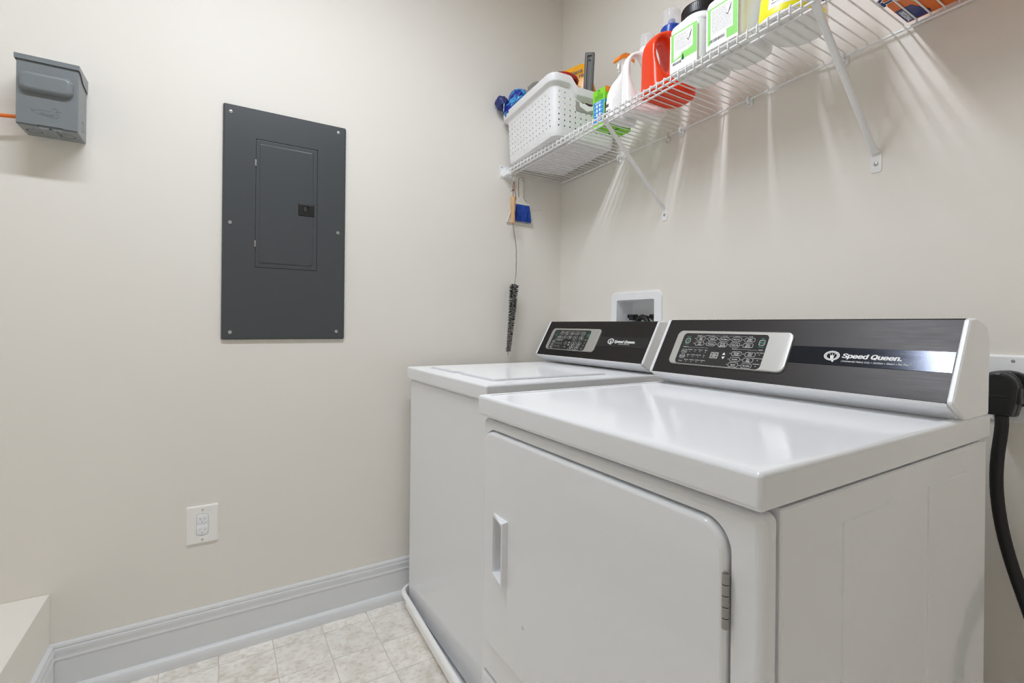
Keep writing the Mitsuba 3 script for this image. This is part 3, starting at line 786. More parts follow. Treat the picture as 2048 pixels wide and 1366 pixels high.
# ------------------------------------------------------------------ wire shelf
def zs(x): return 1.8043 + .0271 * (x - .2)
SYF, SYB, LIP, XS, XE = -.3193, -.012, .0177, .012, 2.60
ks = 'wire_shelf'
for nm, y, dz, r in (('front_rail', SYF, -.0052, .0034), ('lip_rail', SYF + .002, -LIP - .002, .0034), ('under_rail', SYF + .0475, -.0054, .0034), ('back_rail', SYB, -.0105, .0034)):
    add(f'{ks}__{nm}', tube([(XS, y, zs(XS) + dz), ((XS + XE) / 2, y, zs((XS + XE) / 2) + dz), (XE, y, zs(XE) + dz)], r, 10), 'wire_white', True)
wx = .4506 - 17 * .0258
wm = tube([(0, SYF - .0046, -LIP - .003), (0, SYF - .0046, -.004), (0, SYF - .0030, -.0006), (0, SYF, .0006), (0, SYF + .02, 0), (0, -.13, 0), (0, SYB - .004, 0), (0, SYB - .0006, -.002), (0, SYB + .0005, -.013)], .0019, 8)
wm_d = mikit.ply(wm, 'wire_white', True)
n = 0
while wx < XE:
    if wx > XS:
        scene[f'{ks}__wire' + (f'_{n:03d}' if n else '')] = {**wm_d, 'to_world': mi.ScalarTransform4f().translate([float(wx), 0.0, float(zs(wx))])}
        n += 1
    wx += .0258
for cx in (.4078, .722, .9803, 1.2483, 1.62, 2.1):
    c = cat(rbox(-.0085, .0085, -.009, .0, -.030, -.004, .003, 2), tube([(0, -.006, -.022), (0, -.015, -.021), (0, -.0200, -.013), (0, -.0165, -.004), (0, -.008, -.002)], .0036, 10))
    k = add(f'{ks}__wall_clip', c, 'white_plastic', 30, tr(cx, 0, zs(cx)))
    add(k + '__nail', lathe([(.0001, 0), (.0035, 0), (.0035, .001), (.0001, .0018)], 14, wallB(cx, zs(cx) - .0245, -.009)), 'steel', 30)
eb = [rbox(.0, .0045, -.345, -.288, 1.765, 1.822, .002, 2), rbox(.0, .052, -.333, -.310, 1.770, 1.790, .004, 2), rbox(.003, .030, -.333, -.327, 1.770, 1.806, .002, 2)]
add(f'{ks}__end_bracket', cat(eb), 'white_plastic', 30)
for (y, z) in ((-.339, 1.812), (-.339, 1.772)):
    add(f'{ks}__end_bracket__screw', screw_mesh(.0035, .002), 'steel', 30, wallA(y, z, .0045))
lab(ks, 'white ventilated wire shelf across the back wall above the machines', 'shelf')

# slanted braces
for q, (cx, lb) in enumerate(((.6430, 'white slanted shelf brace below the green box'), (1.3205, 'white slanted shelf brace nearest the camera, right of the tubs'))):
    k = 'shelf_brace' + (f'_{q:03d}' if q else '')
    zt, zb = zs(cx) - .006, 1.545
    p0, p1 = np.array([cx, SYF + .006, zt]), np.array([cx, -.0075, zb])
    d = (p1 - p0) / np.linalg.norm(p1 - p0)
    L = np.linalg.norm(p1 - p0)
    st = np.array([0, .03, .06, .12, .5, .85, .93, .97, 1.0])
    wdt = np.array([.0095, .0098, .0098, .0085, .0080, .0080, .0085, .0100, .0105])
    thk = np.array([.0025, .0025, .0030, .0052, .0058, .0058, .0045, .0028, .0022])
    nrm = np.cross(d, [1.0, 0, 0])
    a = np.arange(16) * 2 * PI / 16
    R = [p0 + d * L * s + np.outer(np.cos(a) * w_, [1.0, 0, 0]) + np.outer(np.sin(a) * t_, nrm) for s, w_, t_ in zip(st, wdt, thk)]
    add(k + '__rod', rings(R), 'wire_white', 40)
    fpl = bev(rrect(-.0125, -.046, .0125, .008, .006), .0026, .001)
    add(k + '__foot_plate', fpl, 'wire_white', 30, wallB(cx, zb - .002, 0))
    add(k + '__screw', screw_mesh(.0052, .003), 'steel', 30, wallB(cx, zb - .0265, -.0026))
    add(k + '__hook', tube([p0 + d * .012, p0 + [0, -.004, .002], p0 + [0, -.011, .004], p0 + [0, -.0115, .011], p0 + [0, -.005, .0125]], .003, 10), 'wire_white', True)
    lab(k, lb, 'shelf brace')
# chrome hooks on the shelf
hk = [(0, .004, .0), (.0, -.002, .004), (0, -.004, -.004), (0, -.002, -.012)] + [(.010 * math.sin(t), -.001, -.021 + .010 * math.cos(t)) for t in np.linspace(0, 4.6, 14)]
add('chrome_hook', tube(spline(hk, 40), .0016, 8), 'steel', True, tr(.6696, SYB - .003, zs(.6696) - .009))
lab('chrome_hook', 'empty chrome hook hanging from the back rail of the shelf', 'hook')
hk = [(0, 0, 0), (0, -.004, .0045), (0, -.0005, .008)]
ring = [(0, .013 * math.sin(t), -.019 + .014 * math.cos(t)) for t in np.linspace(-.3, -5.0, 18)]
add('wire_hook', tube(spline([(0, .003, -.004)] + ring, 40), .0017, 8), 'steel', True, tr(.050, -.302, 1.772))
lab('wire_hook', 'small silver hook at the left end of the shelf carrying the brush', 'hook')

# ------------------------------------------------------------------ basket on the shelf
phi = -4.0
bz = zs(.24) + .005
TBk = tr(.2344, -.1904, bz) @ rot((0, 0, 1), phi) @ rot((0, 1, 0), -1.55)
BL, BWd, BH = .43, .338, .234


def brect(inset, r, n=120):
    p = rrect(-BL / 2 + inset, -BWd / 2 + inset, BL / 2 - inset, BWd / 2 - inset, r, 10)
    Lr = shapely.LinearRing(np.array(p.exterior.coords)[:-1])
    s0 = Lr.project(Point(0, -1))
    return np.array([Lr.interpolate((s0 + Lr.length * k / n) % Lr.length).coords[0] for k in range(n)]), Lr


nb = 176
def bring(inset, r, z, dipf):
    c, Lr = brect(inset, r, nb)
    if not Lr.is_ccw: c = c[::-1]
    e = np.clip((.090 - np.abs(c[:, 1])) / .042, 0, 1)
    s = e * e * (3 - 2 * e) * (np.abs(c[:, 0]) > BL / 2 - .05)
    return np.c_[c, z - dipf * .036 * s]


prof = [(.050, .016, 0, 0), (.034, .026, .0015, 0), (.026, .030, .008, 0), (.0225, .031, .020, 0), (.0200, .032, .060, 0), (.0185, .033, .12, .15), (.0170, .033, .172, .6), (.0155, .033, .193, .92), (.011, .034, .1985, 1), (.003, .036, .202, 1), (0, .036, .207, 1), (-.001, .036, BH - .001, 1),
        (.0008, .036, BH, 1), (.0028, .035, BH - .0012, 1), (.004, .035, .210, 1), (.014, .033, .204, 1), (.0185, .033, .195, .92), (.0200, .032, .172, .6), (.0215, .032, .12, .15), (.0228, .031, .060, 0), (.0252, .030, .022, 0), (.030, .028, .011, 0), (.038, .024, .0045, 0), (.052, .015, .003, 0)]
bk = mf(rings([bring(i, r, z, d) for i, r, z, d in prof]))
holes = []
cyl = m3.Manifold.cylinder(.02, .0033, .0033, 10, True)
for rI in range(7):
    z = .046 + rI * .0212
    for cI in range(14):
        if rI == 6 and cI > 12: continue
        holes.append(cyl.rotate((90, 0, 0)).translate((-.166 + cI * .0255, -BWd / 2 + .021, z)))
    for cI in range(11):
        yy = -.125 + cI * .025
        if z > .155 and abs(yy) < .085: continue
        holes.append(cyl.rotate((0, 90, 0)).translate((BL / 2 - .021, yy, z)))
bk = bk - m3.Manifold.batch_boolean(holes, m3.OpType.Add)
add('laundry_basket__body', bk, 'basket_white', 30, TBk)
# sticker on the end of the basket
TS = TBk @ basis((BL / 2 - .0166, -.050, .115), (0, 1, 0), (-.02, 0, .9998), (1, 0, .02))
add('laundry_basket__sticker', ext(rrect(0, 0, .105, .062, .003), .0004), 'sticker_grey', False, TS)
lab('laundry_basket__sticker', 'grey product sticker with a red oval and a picture of a white basket')
add('laundry_basket__sticker__logo', ext(affinity.scale(Point(.026, .052).buffer(1), .018, .0062), .0006), 'sticker_red', False, TS)
add('laundry_basket__sticker__logo_text', text('Sterilite', .0055, .026, True, .1, .0007, True).apply_transform(tr(.026, .0495, 0)), 'label_white', False, TS)
add('laundry_basket__sticker__basket_picture', ext(Polygon([(.016, .040), (.018, .020), (.052, .006), (.092, .020), (.095, .040), (.058, .030)]), .0006), 'label_white', False, TS)
add('laundry_basket__sticker__bread_picture', ext(affinity.scale(Point(.034, .040).buffer(1), .0075, .007), .0008), 'food_brown', False, TS)
add('laundry_basket__sticker__fruit_picture', ext(Polygon([(.044, .036), (.050, .043), (.062, .044), (.072, .040), (.082, .036), (.074, .030), (.058, .029)]), .0008), 'food_purple', False, TS)
lab('laundry_basket', 'white perforated plastic basket at the left end of the wire shelf', 'basket')


def crumple(center, a, b, c, seed, amp=.25, freq=9, T=None, p=2.6):
    m = trimesh.creation.icosphere(subdivisions=4)
    v = np.asarray(m.vertices)
    s = np.sum(np.abs(v) ** p, axis=1) ** (-1 / p)
    v = v * s[:, None]
    d = 1 + amp * (meshkit.fbm(v * freq / 4 + seed * 7.3, 4, seed) - .5) - amp * .6 * np.abs(meshkit.noise(v * freq / 2 + seed * 3.1, seed + 5) - .5)
    m.vertices = v * d[:, None] * [a, b, c]
    if T is not None: m.apply_transform(T)
    m.apply_translation(center)
    return m


add('wipes_pack__wrapper', crumple((.070, -.306, 2.074), .050, .042, .074, 3, .45, 6, rot((0, 1, 0), 22) @ rot((1, 0, 0), -14)), 'wrap_blue', 40)
add('wipes_pack__corner_fold', crumple((.036, -.358, 2.082), .030, .026, .030, 8, .5, 6, rot((0, 1, 0), -25)), 'navy', 40)
wt = text('Wow', .018, .034, True, .15, .001)
add('wipes_pack__lettering', cat(ext(Polygon([(0, 0), (.004, .012), (.009, .003), (.013, .014), (.0135, .002), (.019, .007), (.016, -.003), (.002, -.003)]), .001), ext(Polygon([(0, -.02), (.002, -.006), (.005, -.006), (.003, -.02)]), .001), ext(Polygon([(.008, -.02), (.010, -.006), (.013, -.006), (.011, -.02)]), .001)),
    'print_white', False, basis((.060, -.3640, 2.056), (.94, -.34, 0), (0, 0, 1), (-.34, -.94, 0)))
lab('wipes_pack', 'crumpled blue plastic pack with white lettering sticking out of the basket', 'plastic pack')
add('grey_rag__top_fold', crumple((.150, -.255, 2.086), .054, .036, .064, 12, .55, 14), 'cloth_grey', True)
add('grey_rag__added_filling', crumple((.245, -.190, 1.893), .165, .122, .060, 21, .25, 8, None, 4.5), 'handle_grey', True)  # dark filling added unseen inside the basket so its holes look dark
lab('grey_rag', 'rumpled grey rag showing above the rim of the basket', 'rag')
# orange bag with lettering, standing at the back of the basket
bag = rings([superring(0, 0, .066 * f, .018 * g, 2.6, z, 40) for z, f, g in ((0, .9, .8), (.02, 1, 1), (.10, 1, 1.1), (.15, .97, .8), (.172, .80, .45), (.182, .60, .12))])
TO2 = tr(.342, -.150, 1.995) @ rot((0, 0, 1), 38) @ rot((0, 1, 0), -14)
add('snack_bag__pouch', bag, 'wrap_yellow', 40, TO2)
add('snack_bag__lettering', cat(text('Flexa', .012, .050, True, .2, .0005).apply_transform(tr(-.015, .140, 0)), text('Hexg re', .013, .080, True, .2, .0005).apply_transform(tr(-.045, .120, 0))), 'print_dark', False, TO2 @ basis((0, -.0205, 0), (1, 0, 0), (0, .0, 1), (0, -1, 0)))
labels['refill_bag'] = {'label': 'orange yellow refill bag with dark lettering behind the basket rim', 'category': 'bag'}
for s in ('pouch', 'lettering'): scene['refill_bag__' + s] = scene.pop('snack_bag__' + s)
add('red_lid', lathe([(.0001, -.012), (.044, -.012), (.050, -.006), (.050, .004), (.044, .012), (.025, .018), (.0001, .020)], 40), 'dark_red', 40, tr(.346, -.240, 2.088) @ rot((0, 1, 0), 14) @ rot((1, 0, 0), -8))
lab('red_lid', 'glossy dark red lid lying in the basket in front of the orange bag', 'lid')
# grey brush handle
hd = rbox(-.019, .019, -.0105, .0105, 0, .205, .005, 3) - rbox(-.0095, .0095, -.02, -.005, .015, .192, .003, 2)
hd = hd - m3.Manifold.cylinder(.06, .0045, .0045, 20, True).rotate((90, 0, 0)).translate((0, 0, .175)) 
add('brush_handle__grip', hd, 'handle_grey', 35, tr(.4055, -.1805, 1.972) @ rot((0, 0, 1), 48) @ rot((0, 1, 0), 2.5) @ rot((1, 0, 0), 3))
add('brush_handle__hole_shade_disc', lathe([(.0001, 0), (.0042, 0), (.0042, .001), (.0001, .001)], 16), 'dark_hole', False, tr(.4055, -.1805, 1.972) @ rot((0, 0, 1), 48) @ rot((0, 1, 0), 2.5) @ rot((1, 0, 0), 3) @ tr(0, -.0045, .175) @ rot((1, 0, 0), 90))  # dark disc set in the cut hole, the shade put into its colour
lab('brush_handle', 'dark grey plastic handle standing up out of the basket', 'handle')

# ------------------------------------------------------------------ green box
gx0, gx1, gy0, gy1 = .5330, .5950, -.262, -.132
gz = zs(.56) + .0035
GT = .1345
Tg = tr(0, 0, gz)
add('green_box__carton', rbox(gx0, gx1, gy0, gy1, 0, GT, .0012, 1), 'box_green', False, Tg)
TFm = basis((gx0, gy0, gz), (1, 0, 0), (0, 0, 1), (0, -1, 0))
add('green_box__blue_panel', ext(rrect(.005, .012, .058, .092, .003), .0004), 'box_blue', False, TFm)
sq = []
for rr in range(4):
    for cc in range(2):
        sq.append(ext(sbox(.019 + cc * .015, .070 - rr * .0155, .027 + cc * .015, .080 - rr * .0155), .0006))
sq += [ext(sbox(.013, .0845, .045, .0865), .0006), ext(sbox(.017, .0880, .042, .0895), .0006)]
for rr in range(4):
    sq += [ext(sbox(.009, .073 - rr * .0155, .016, .0745 - rr * .0155), .0006), ext(sbox(.045, .073 - rr * .0155, .053, .0745 - rr * .0155), .0006)]
add('green_box__blue_panel__print', cat(sq), 'label_white', False, TFm)
tp = [ext(ring_poly(rrect(.026, .117, .037, .130, .002), .0012), .0005), ext(sbox(.030, .1285, .033, .1315), .0005)]
tp += [ext(sbox(.010, z, .054, z + .0013), .0005) for z in (.111, .1065, .102, .0975)]
add('green_box__print', cat(tp), 'dark_green', False, TFm)
TSm = basis((gx1, gy0, gz), (0, 1, 0), (0, 0, 1), (1, 0, 0))
add('green_box__flap', ext(sbox(.004, .118, .126, .1385), .0005), 'orange_plastic', False, TSm)
add('green_box__side_band', ext(sbox(.002, .078, .128, .092), .0005), 'box_blue', False, TSm)
add('green_box__side_picture', ext(sbox(.002, .026, .128, .076), .0005), 'food_purple', False, TSm)
add('green_box__base_print', ext(shapely.difference(affinity.scale(Point(.04, .095).buffer(1), .055, .03), affinity.scale(Point(.045, .10).buffer(1), .06, .026)).intersection(sbox(.002, .002, .060, .128)), .0003), 'dark_green', False, basis((gx0, gy0, gz - .0003), (1, 0, 0), (0, 1, 0), (0, 0, 1)))
lab('green_box', 'lime green carton with a blue panel standing beside the basket', 'box')

# ------------------------------------------------------------------ spray bottle
Tsp = tr(.6290, -.213, zs(.63) + .0035) @ np.diag([1, 1, .90, 1.0])
sp = []
for z, a, b, yo in ((0, .024, .060, 0), (.004, .0275, .064, 0), (.05, .028, .065, 0), (.10, .027, .060, .002), (.13, .0255, .052, .006), (.155, .023, .040, .010), (.175, .0195, .028, .013), (.19, .016, .020, .014), (.20, .0145, .0155, .014), (.212, .0140, .0145, .014)):
    sp.append(superring(0, yo, a, b, 2.7, z, 48))
add('spray_bottle__bottle', rings(sp), 'white_gloss', 40, Tsp)
add('spray_bottle__collar', lathe([(.0001, .205), (.0175, .205), (.0175, .222), (.0145, .226), (.0001, .226)], 32, tr(0, .014, 0)), 'white_bottle', 30, Tsp)
hdp = Polygon([(.040, .235), (.044, .246), (.040, .256), (.026, .262), (.004, .260), (-.012, .252), (-.024, .240), (-.019, .232), (-.010, .226), (-.004, .212), (-.002, .204), (.030, .204), (.034, .222)]).buffer(.002).buffer(-.002)
hm_ = mf(ext(hdp, .028, tr(0, 0, -.014)))
add('spray_bottle__trigger_head', hm_, 'white_bottle', 30, Tsp @ basis((0, 0, 0), (0, 1, 0), (0, 0, 1), (1, 0, 0)))
cappoly = Polygon([(.046, .243), (.0455, .256), (.036, .2665), (.020, .2705), (.002, .2670), (-.014, .2560), (-.026, .2380), (-.022, .2345), (-.012, .2430), (.002, .2510), (.020, .2530), (.036, .2480)]).buffer(-.003).buffer(.0045, quad_segs=6)
add('spray_bottle__orange_cap', ext(cappoly, .031, tr(0, 0, -.0155)), 'orange_plastic', 30, Tsp @ basis((0, 0, 0), (0, 1, 0), (0, 0, 1), (1, 0, 0)))
add('spray_bottle__trigger', tube(spline([(0, -.008, .232), (0, -.015, .222), (0, -.016, .212), (0, -.019, .203)], 12), .0045, 10), 'white_bottle', True, Tsp)
tl = rings([superring(0, .001, .0284, .0655, 2.7, z, 48) for z in (.02, .05)] + [superring(0, .003, .0278, .0608, 2.7, .098, 48), superring(0, .0055, .0268, .0548, 2.7, .122, 48)], cap=False)
fc = tl.vertices[tl.faces].mean(axis=1)
tl.update_faces((fc[:, 0] > .018) & (np.abs(fc[:, 1]) < .040))
add('spray_bottle__label', tl, 'label_white', 40, Tsp)
lpr = [trimesh.creation.cylinder(.011, .0006, transform=tr(.0282, .004, .106) @ rot((0, 1, 0), 90)), ]
add('spray_bottle__label__seal', lpr[0], 'food_brown', False, Tsp)
add('spray_bottle__label__red_band', rbox(.0275, .0292, -.012, .024, .076, .086, .0003, 1), 'sticker_red', False, Tsp)
add('spray_bottle__label__text_block', rbox(.0275, .0291, -.012, .022, .040, .073, .0003, 1), 'print_faint', False, Tsp)
add('spray_bottle__front_print', cat(rbox(-.010, .004, -.0655, -.0640, .045, .056, .0003, 1), rbox(-.006, .012, -.0660, -.0645, .020, .032, .0003, 1)), 'handle_grey', False, Tsp)
lab('spray_bottle', 'white spray bottle with an orange topped trigger beside the green box', 'spray bottle')

# ------------------------------------------------------------------ two jugs with a handle
def jug(T, a, b, hgt, neck_r, hole, key, matname, neck_y=.02, thin=.5):
    """Blow-moulded jug: local y runs from the handle side (-) to the spout side, x is its thickness."""
    hy, hz, ha, hb, ht = hole
    def smin(p, q, k):
        h = max(k - abs(p - q), 0) / k
        return min(p, q) - h * h * k / 4
    def f(x, y, z):
        t = min(max(z / hgt, 0), 1)
        ww = math.hypot((y - hy) / ha, (z - hz) / hb)
        ww = min(max((3.0 - ww) / 1.9, 0), 1)
        ww = ww * ww * (3 - 2 * ww)
        if t < .55: sx, y0, y1 = 1.0, -b, b
        else:
            s = (t - .55) / .45
            s2 = s * s
            sx = 1 - .45 * s2
            y0, y1 = -b + (b - .036) * s2 * s2 + neck_y * s2 * .6, b - (b - .036) * s2 + neck_y * s2
        sx *= 1 - thin * ww
        cy, hy_ = (y0 + y1) / 2, (y1 - y0) / 2
        ex, ey = abs(x) / (a * sx), abs(y - cy) / hy_
        d = ((ex ** 3 + ey ** 3) ** (1 / 3) - 1) * min(a * sx, hy_)
        dz = max(-z, z - hgt)
        body = -smin(-d, -dz, .020) if True else 0
        # handle hole, a slanted capsule through x, with a rounded lip
        u, w = y - hy, z - hz
        c, s_ = math.cos(ht), math.sin(ht)
        u, w = u * c + w * s_, -u * s_ + w * c
        g = (math.sqrt((u / ha) ** 2 + (w / hb) ** 2) - 1) * ha
        g = g - .35 * abs(x) * (abs(x) / a) * .6
        body = -smin(-body, g, .016)
        return -body
    m = m3.Manifold.level_set(f, [-a - .006, -b - .012, -.006, a + .006, b + .02, hgt + .006], .0042)
    mm = m.to_mesh()
    tm = trimesh.Trimesh(np.array(mm.vert_properties[:, :3]), np.array(mm.tri_verts), process=True)
    trimesh.smoothing.filter_taubin(tm, iterations=8)
    if tm.volume < 0: tm.invert()
    add(key, tm, matname, True, T)


Tr = tr(.824, -.200, zs(.82) + .0035) @ rot((0, 0, 1), -11)
jug(Tr, .062, .084, .212, .03, (-.033, .124, .0300, .054, .10), 'orange_jug__body', 'red_plastic', .02, .12)
yc = .012
add('orange_jug__collar', lathe([(.0001, .222), (.032, .222), (.034, .228), (.034, .250), (.031, .254), (.0001, .254)], 36, tr(0, yc, -.020)), 'blue_cap', 30, Tr)
lab('orange_jug__collar', 'dark blue collar')
capm = lathe([(.0300, .250), (.0300, .296), (.0285, .304), (.024, .308), (.0001, .309)], 36, tr(0, yc, 0))
add('orange_jug__cap', rings([np.c_[r * np.cos(np.arange(36) * 2 * PI / 36), yc + r * np.sin(np.arange(36) * 2 * PI / 36), np.full(36, z - .020)] for r, z in ((.0295, .2545), (.0305, .257), (.0300, .298), (.0285, .305), (.024, .309), (.002, .310))], cap=False), 'clear_cap', 40, Tr)
lab('orange_jug__cap', 'clear measuring cap')
add('orange_jug__spout', lathe([(.0001, .254), (.014, .254), (.011, .280), (.0001, .280)], 24, tr(0, yc, -.020)), 'blue_cap', 30, Tr)
lab('orange_jug', 'bright orange red detergent jug with a blue collar and clear cap', 'jug')

Tw = tr(.7000, -.176, zs(.70) + .0035) @ rot((0, 0, 1), -12)
jug(Tw, .0375, .083, .228, .026, (-.028, .138, .0330, .060, .08), 'white_jug__body', 'white_bottle', .02, .25)
add('white_jug__collar', lathe([(.0001, .230), (.026, .230), (.027, .236), (.027, .250), (.0001, .250)], 36, tr(0, yc, -.012)), 'white_bottle', 30, Tw)
add('white_jug__cap', rings([np.c_[r * np.cos(np.arange(36) * 2 * PI / 36), yc + r * np.sin(np.arange(36) * 2 * PI / 36), np.full(36, z - .012)] for r, z in ((.0270, .2505), (.0275, .253), (.0260, .288), (.0245, .294), (.019, .298), (.002, .299))], cap=False), 'clear_cap', 40, Tw)
lab('white_jug__cap', 'clear rounded cap')
lab('white_jug', 'white laundry jug with a large handle and clear cap left of the orange red jug', 'jug')

# ------------------------------------------------------------------ two white tubs with green labels
for q, (tx, lb) in enumerate(((.9690, 'white plastic tub with a black lid and green framed label right of the orange jug'), (1.0905, 'white plastic tub with a green framed label, nearer of the two, lid out of frame'))):
    k = 'powder_tub' + (f'_{q:03d}' if q else '')
    zb = zs(tx) + .0035
    T = tr(tx, -.2290, zb)
    R = [superring(0, 0, a, b, p, z, 72) for z, a, b, p in ((0, .047, .066, 4), (.002, .0525, .0725, 4.5), (.008, .0560, .0785, 5), (.02, .0575, .0800, 5.5), (.118, .0575, .0800, 5.5), (.1215, .0557, .0782, 5.5), (.1245, .0557, .0782, 5.5), (.128, .0573, .0798, 5), (.136, .0565, .078, 4.5), (.146, .0535, .068, 3.4), (.155, .0518, .0590, 2.6), (.160, .0505, .0525, 2.1), (.170, .0500, .0500, 2))]
    add(k + '__body', rings(R), 'tub_white', 35, T)
    a = np.arange(144) * 2 * PI / 144
    rib = np.where(np.arange(144) % 2 == 0, .0556, .0543)
    LR = [np.c_[r * np.cos(a), r * np.sin(a), np.full(144, z)] for r, z in ((np.full(144, .052), .1635), (np.full(144, .0545), .165), (rib, .168), (rib, .190), (np.full(144, .0535), .1945), (np.full(144, .050), .1965), (np.full(144, .047), .1970))]
    add(k + '__lid', rings(LR), 'black_plastic', 50, T)
    lab(k + '__lid', 'black ribbed screw lid')
    TL = basis((tx - .0440, -.2290 - .0802, zb + (.034 if q == 0 else .020)), (1, 0, 0), (0, 0, 1), (0, -1, 0))
    lw, lh = .0930, .080 if q == 0 else .096
    add(k + '__label', ext(sbox(0, -.030 if q == 0 else -.012, lw, lh), .0003), 'label_white', False, TL)
    fr = [ext(sbox(0.005, 0, .0135, lh), .0005), ext(sbox(lw - .014, 0, lw - .001, lh), .0005), ext(sbox(.004, lh - .004, lw - .001, lh), .0005), ext(sbox(lw - .032 if q else .040, -.004, lw - .001, .020 if q else .016), .0005)]
    if q == 0: fr.append(ext(Polygon([(.012, 0), (.012, .003), (lw - .014, .020), (lw - .014, .010), (.040, .004)]), .0005))
    add(k + '__label__green_frame', cat(fr), 'label_green', False, TL)
    pr_ = []
    rnd = random.Random(5 + q)
    z = lh - .012
    while z > .026:
        u = .018
        while u < lw - .022:
            d = rnd.uniform(.003, .010)
            if not (u > .058 and lh - .040 < z < lh - .012): pr_.append(ext(sbox(u, z, min(u + d, lw - .018), z + .0009), .0005))
            u += d + .0015
        z -= .0034
    add(k + '__label__fine_print', cat(pr_), 'print_faint', False, TL)
    lf = [ext(shapely.LineString([(.060, lh - .034), (.064, lh - .039), (.074, lh - .016)]).buffer(.0009), .0006), ext(Polygon([(.0655, lh - .036), (.071, lh - .030), (.0745, lh - .016), (.069, lh - .026)]), .0006)]
    u = .010
    while u < (.040 if q == 0 else .056):
        d = rnd.choice([.0005, .0009, .0014])
        lf.append(ext(sbox(u, -.011 if q == 0 else .004, u + d, -.004 if q == 0 else .012), .0006)); u += d + rnd.choice([.0006, .0010])
    add(k + '__label__barcode', cat(lf), 'print_dark', False, TL)
    if q == 0: add(k + '__label__leaf_mark', ext(Polygon([(.041, -.006), (.043, .006), (.046, .012), (.048, .004), (.050, -.006)]), .0007), 'dark_green', False, TL)
    lab(k, lb, 'tub', 'white tubs with green framed labels')

# ------------------------------------------------------------------ yellow pouch
Ty = tr(1.2250, -.2150, zs(1.25) + .0035)
py_ = rings([superring(0, yo, a, b, p, z, 64) for z, a, b, p, yo in ((0, .058, .084, 2.4, 0), (.003, .063, .089, 2.4, 0), (.02, .065, .090, 2.4, 0), (.075, .064, .080, 2.4, 0), (.105, .061, .062, 2.4, .004), (.130, .057, .038, 2.4, .008), (.150, .054, .014, 2.4, .01), (.165, .053, .004, 2.4, .01))])


def pouch_fn(p, n, uv):
    x, z, y = p.x - 1.225, p.z - (zs(1.25) + .0035), p.y + .215
    side = (y < 0.03) & (z > .010)
    yel = side & (x < -.012) | (side & (z < .026))
    c = dr.select(yel, mi.Color3f(.80, .73, .02), mi.Color3f(.80, .80, .79))
    c = dr.select(side & (x < -.052 + z * .05), mi.Color3f(.80, .80, .79), c)
    row = (z * 110 - dr.floor(z * 110))
    words = cell_rand(dr.floor(x * 130), dr.floor(z * 110), 3)
    txt = side & (x > -.004) & (x < .045) & (z > .030) & (row < .32) & (words > .25)
    c = dr.select(txt, mi.Color3f(.12, .12, .13), c)
    navy = side & (x > .020) & (z > .040) & (z < .075)
    return dr.select(navy, mi.Color3f(.05, .06, .16), c)


mat('pouch_print', mikit.proc(pouch_fn), 0.35)
add('yellow_pouch', py_, 'pouch_print', True, Ty)
lab('yellow_pouch', 'white and yellow printed pouch with a round bottom right of the tubs', 'pouch')

# ------------------------------------------------------------------ orange bag, mostly above the frame
ob = []
for t in np.linspace(-1, 1, 15):
    th_ = .034 * max(1 - abs(t) ** 3.2, .06)
    yy = np.linspace(-1, 1, 25)
    prof_ = np.maximum(1 - np.abs(yy) ** 6, 0.02)
    top = np.c_[np.full(25, 1.555 + .168 * t), -.1565 + .1485 * yy, .0045 + 2 * th_ * prof_]
    bot = np.c_[np.full(25, 1.555 + .168 * t), -.1565 + .1485 * yy, .0015 + .002 * (1 - prof_)][::-1]
    ob.append(np.vstack([top, bot]))
To_ = np.array([[1, 0, 0, 0], [0, 1, 0, 0], [.0271, 0, 1, 1.8043 + .0005 - .0271 * .2], [0, 0, 0, 1.0]])
add('orange_bag__pouch', rings(ob), 'bag_orange', 40, To_)
TU = To_ @ basis((0, 0, .0011), (0, 1, 0), (1, 0, 0), (0, 0, -1))          # reads from below: u along +y, v along +x
oxi = text('OXI', .030, .105, True, .0, .0002)
add('orange_bag__name_outline', cat([text('OXI', .030, .105, True, 0, .0002).apply_transform(tr(a, b, 0)) for a, b in ((.002, 0), (-.002, 0), (0, .002), (0, -.002), (.0015, .0015), (-.0015, .0015), (.0015, -.0015), (-.0015, -.0015))]), 'label_white', False, TU @ tr(-.232, 1.3835, 0))
add('orange_bag__name_lettering', oxi, 'navy', False, TU @ tr(-.232, 1.3835, .0002))
add('orange_bag__blue_patch', ext(Polygon([(-.0850, 1.3880), (-.0160, 1.3875), (-.0160, 1.4330), (-.030, 1.4360), (-.0850, 1.4180)]), .0002), 'navy', False, TU)
add('orange_bag__blue_patch__lettering', text('ORIGINAL', .0085, .056, True, .0, .0002), 'label_white', False, TU @ tr(-.0750, 1.3915, .0002))
add('orange_bag__lime_swoosh', ext(Polygon([(-.20, 1.418), (-.10, 1.425), (-.085, 1.431), (-.12, 1.434), (-.21, 1.428)]), .0002), 'lime', False, TU)
lab('orange_bag', 'orange bag with blue lettering lying on the shelf at the right edge', 'bag')

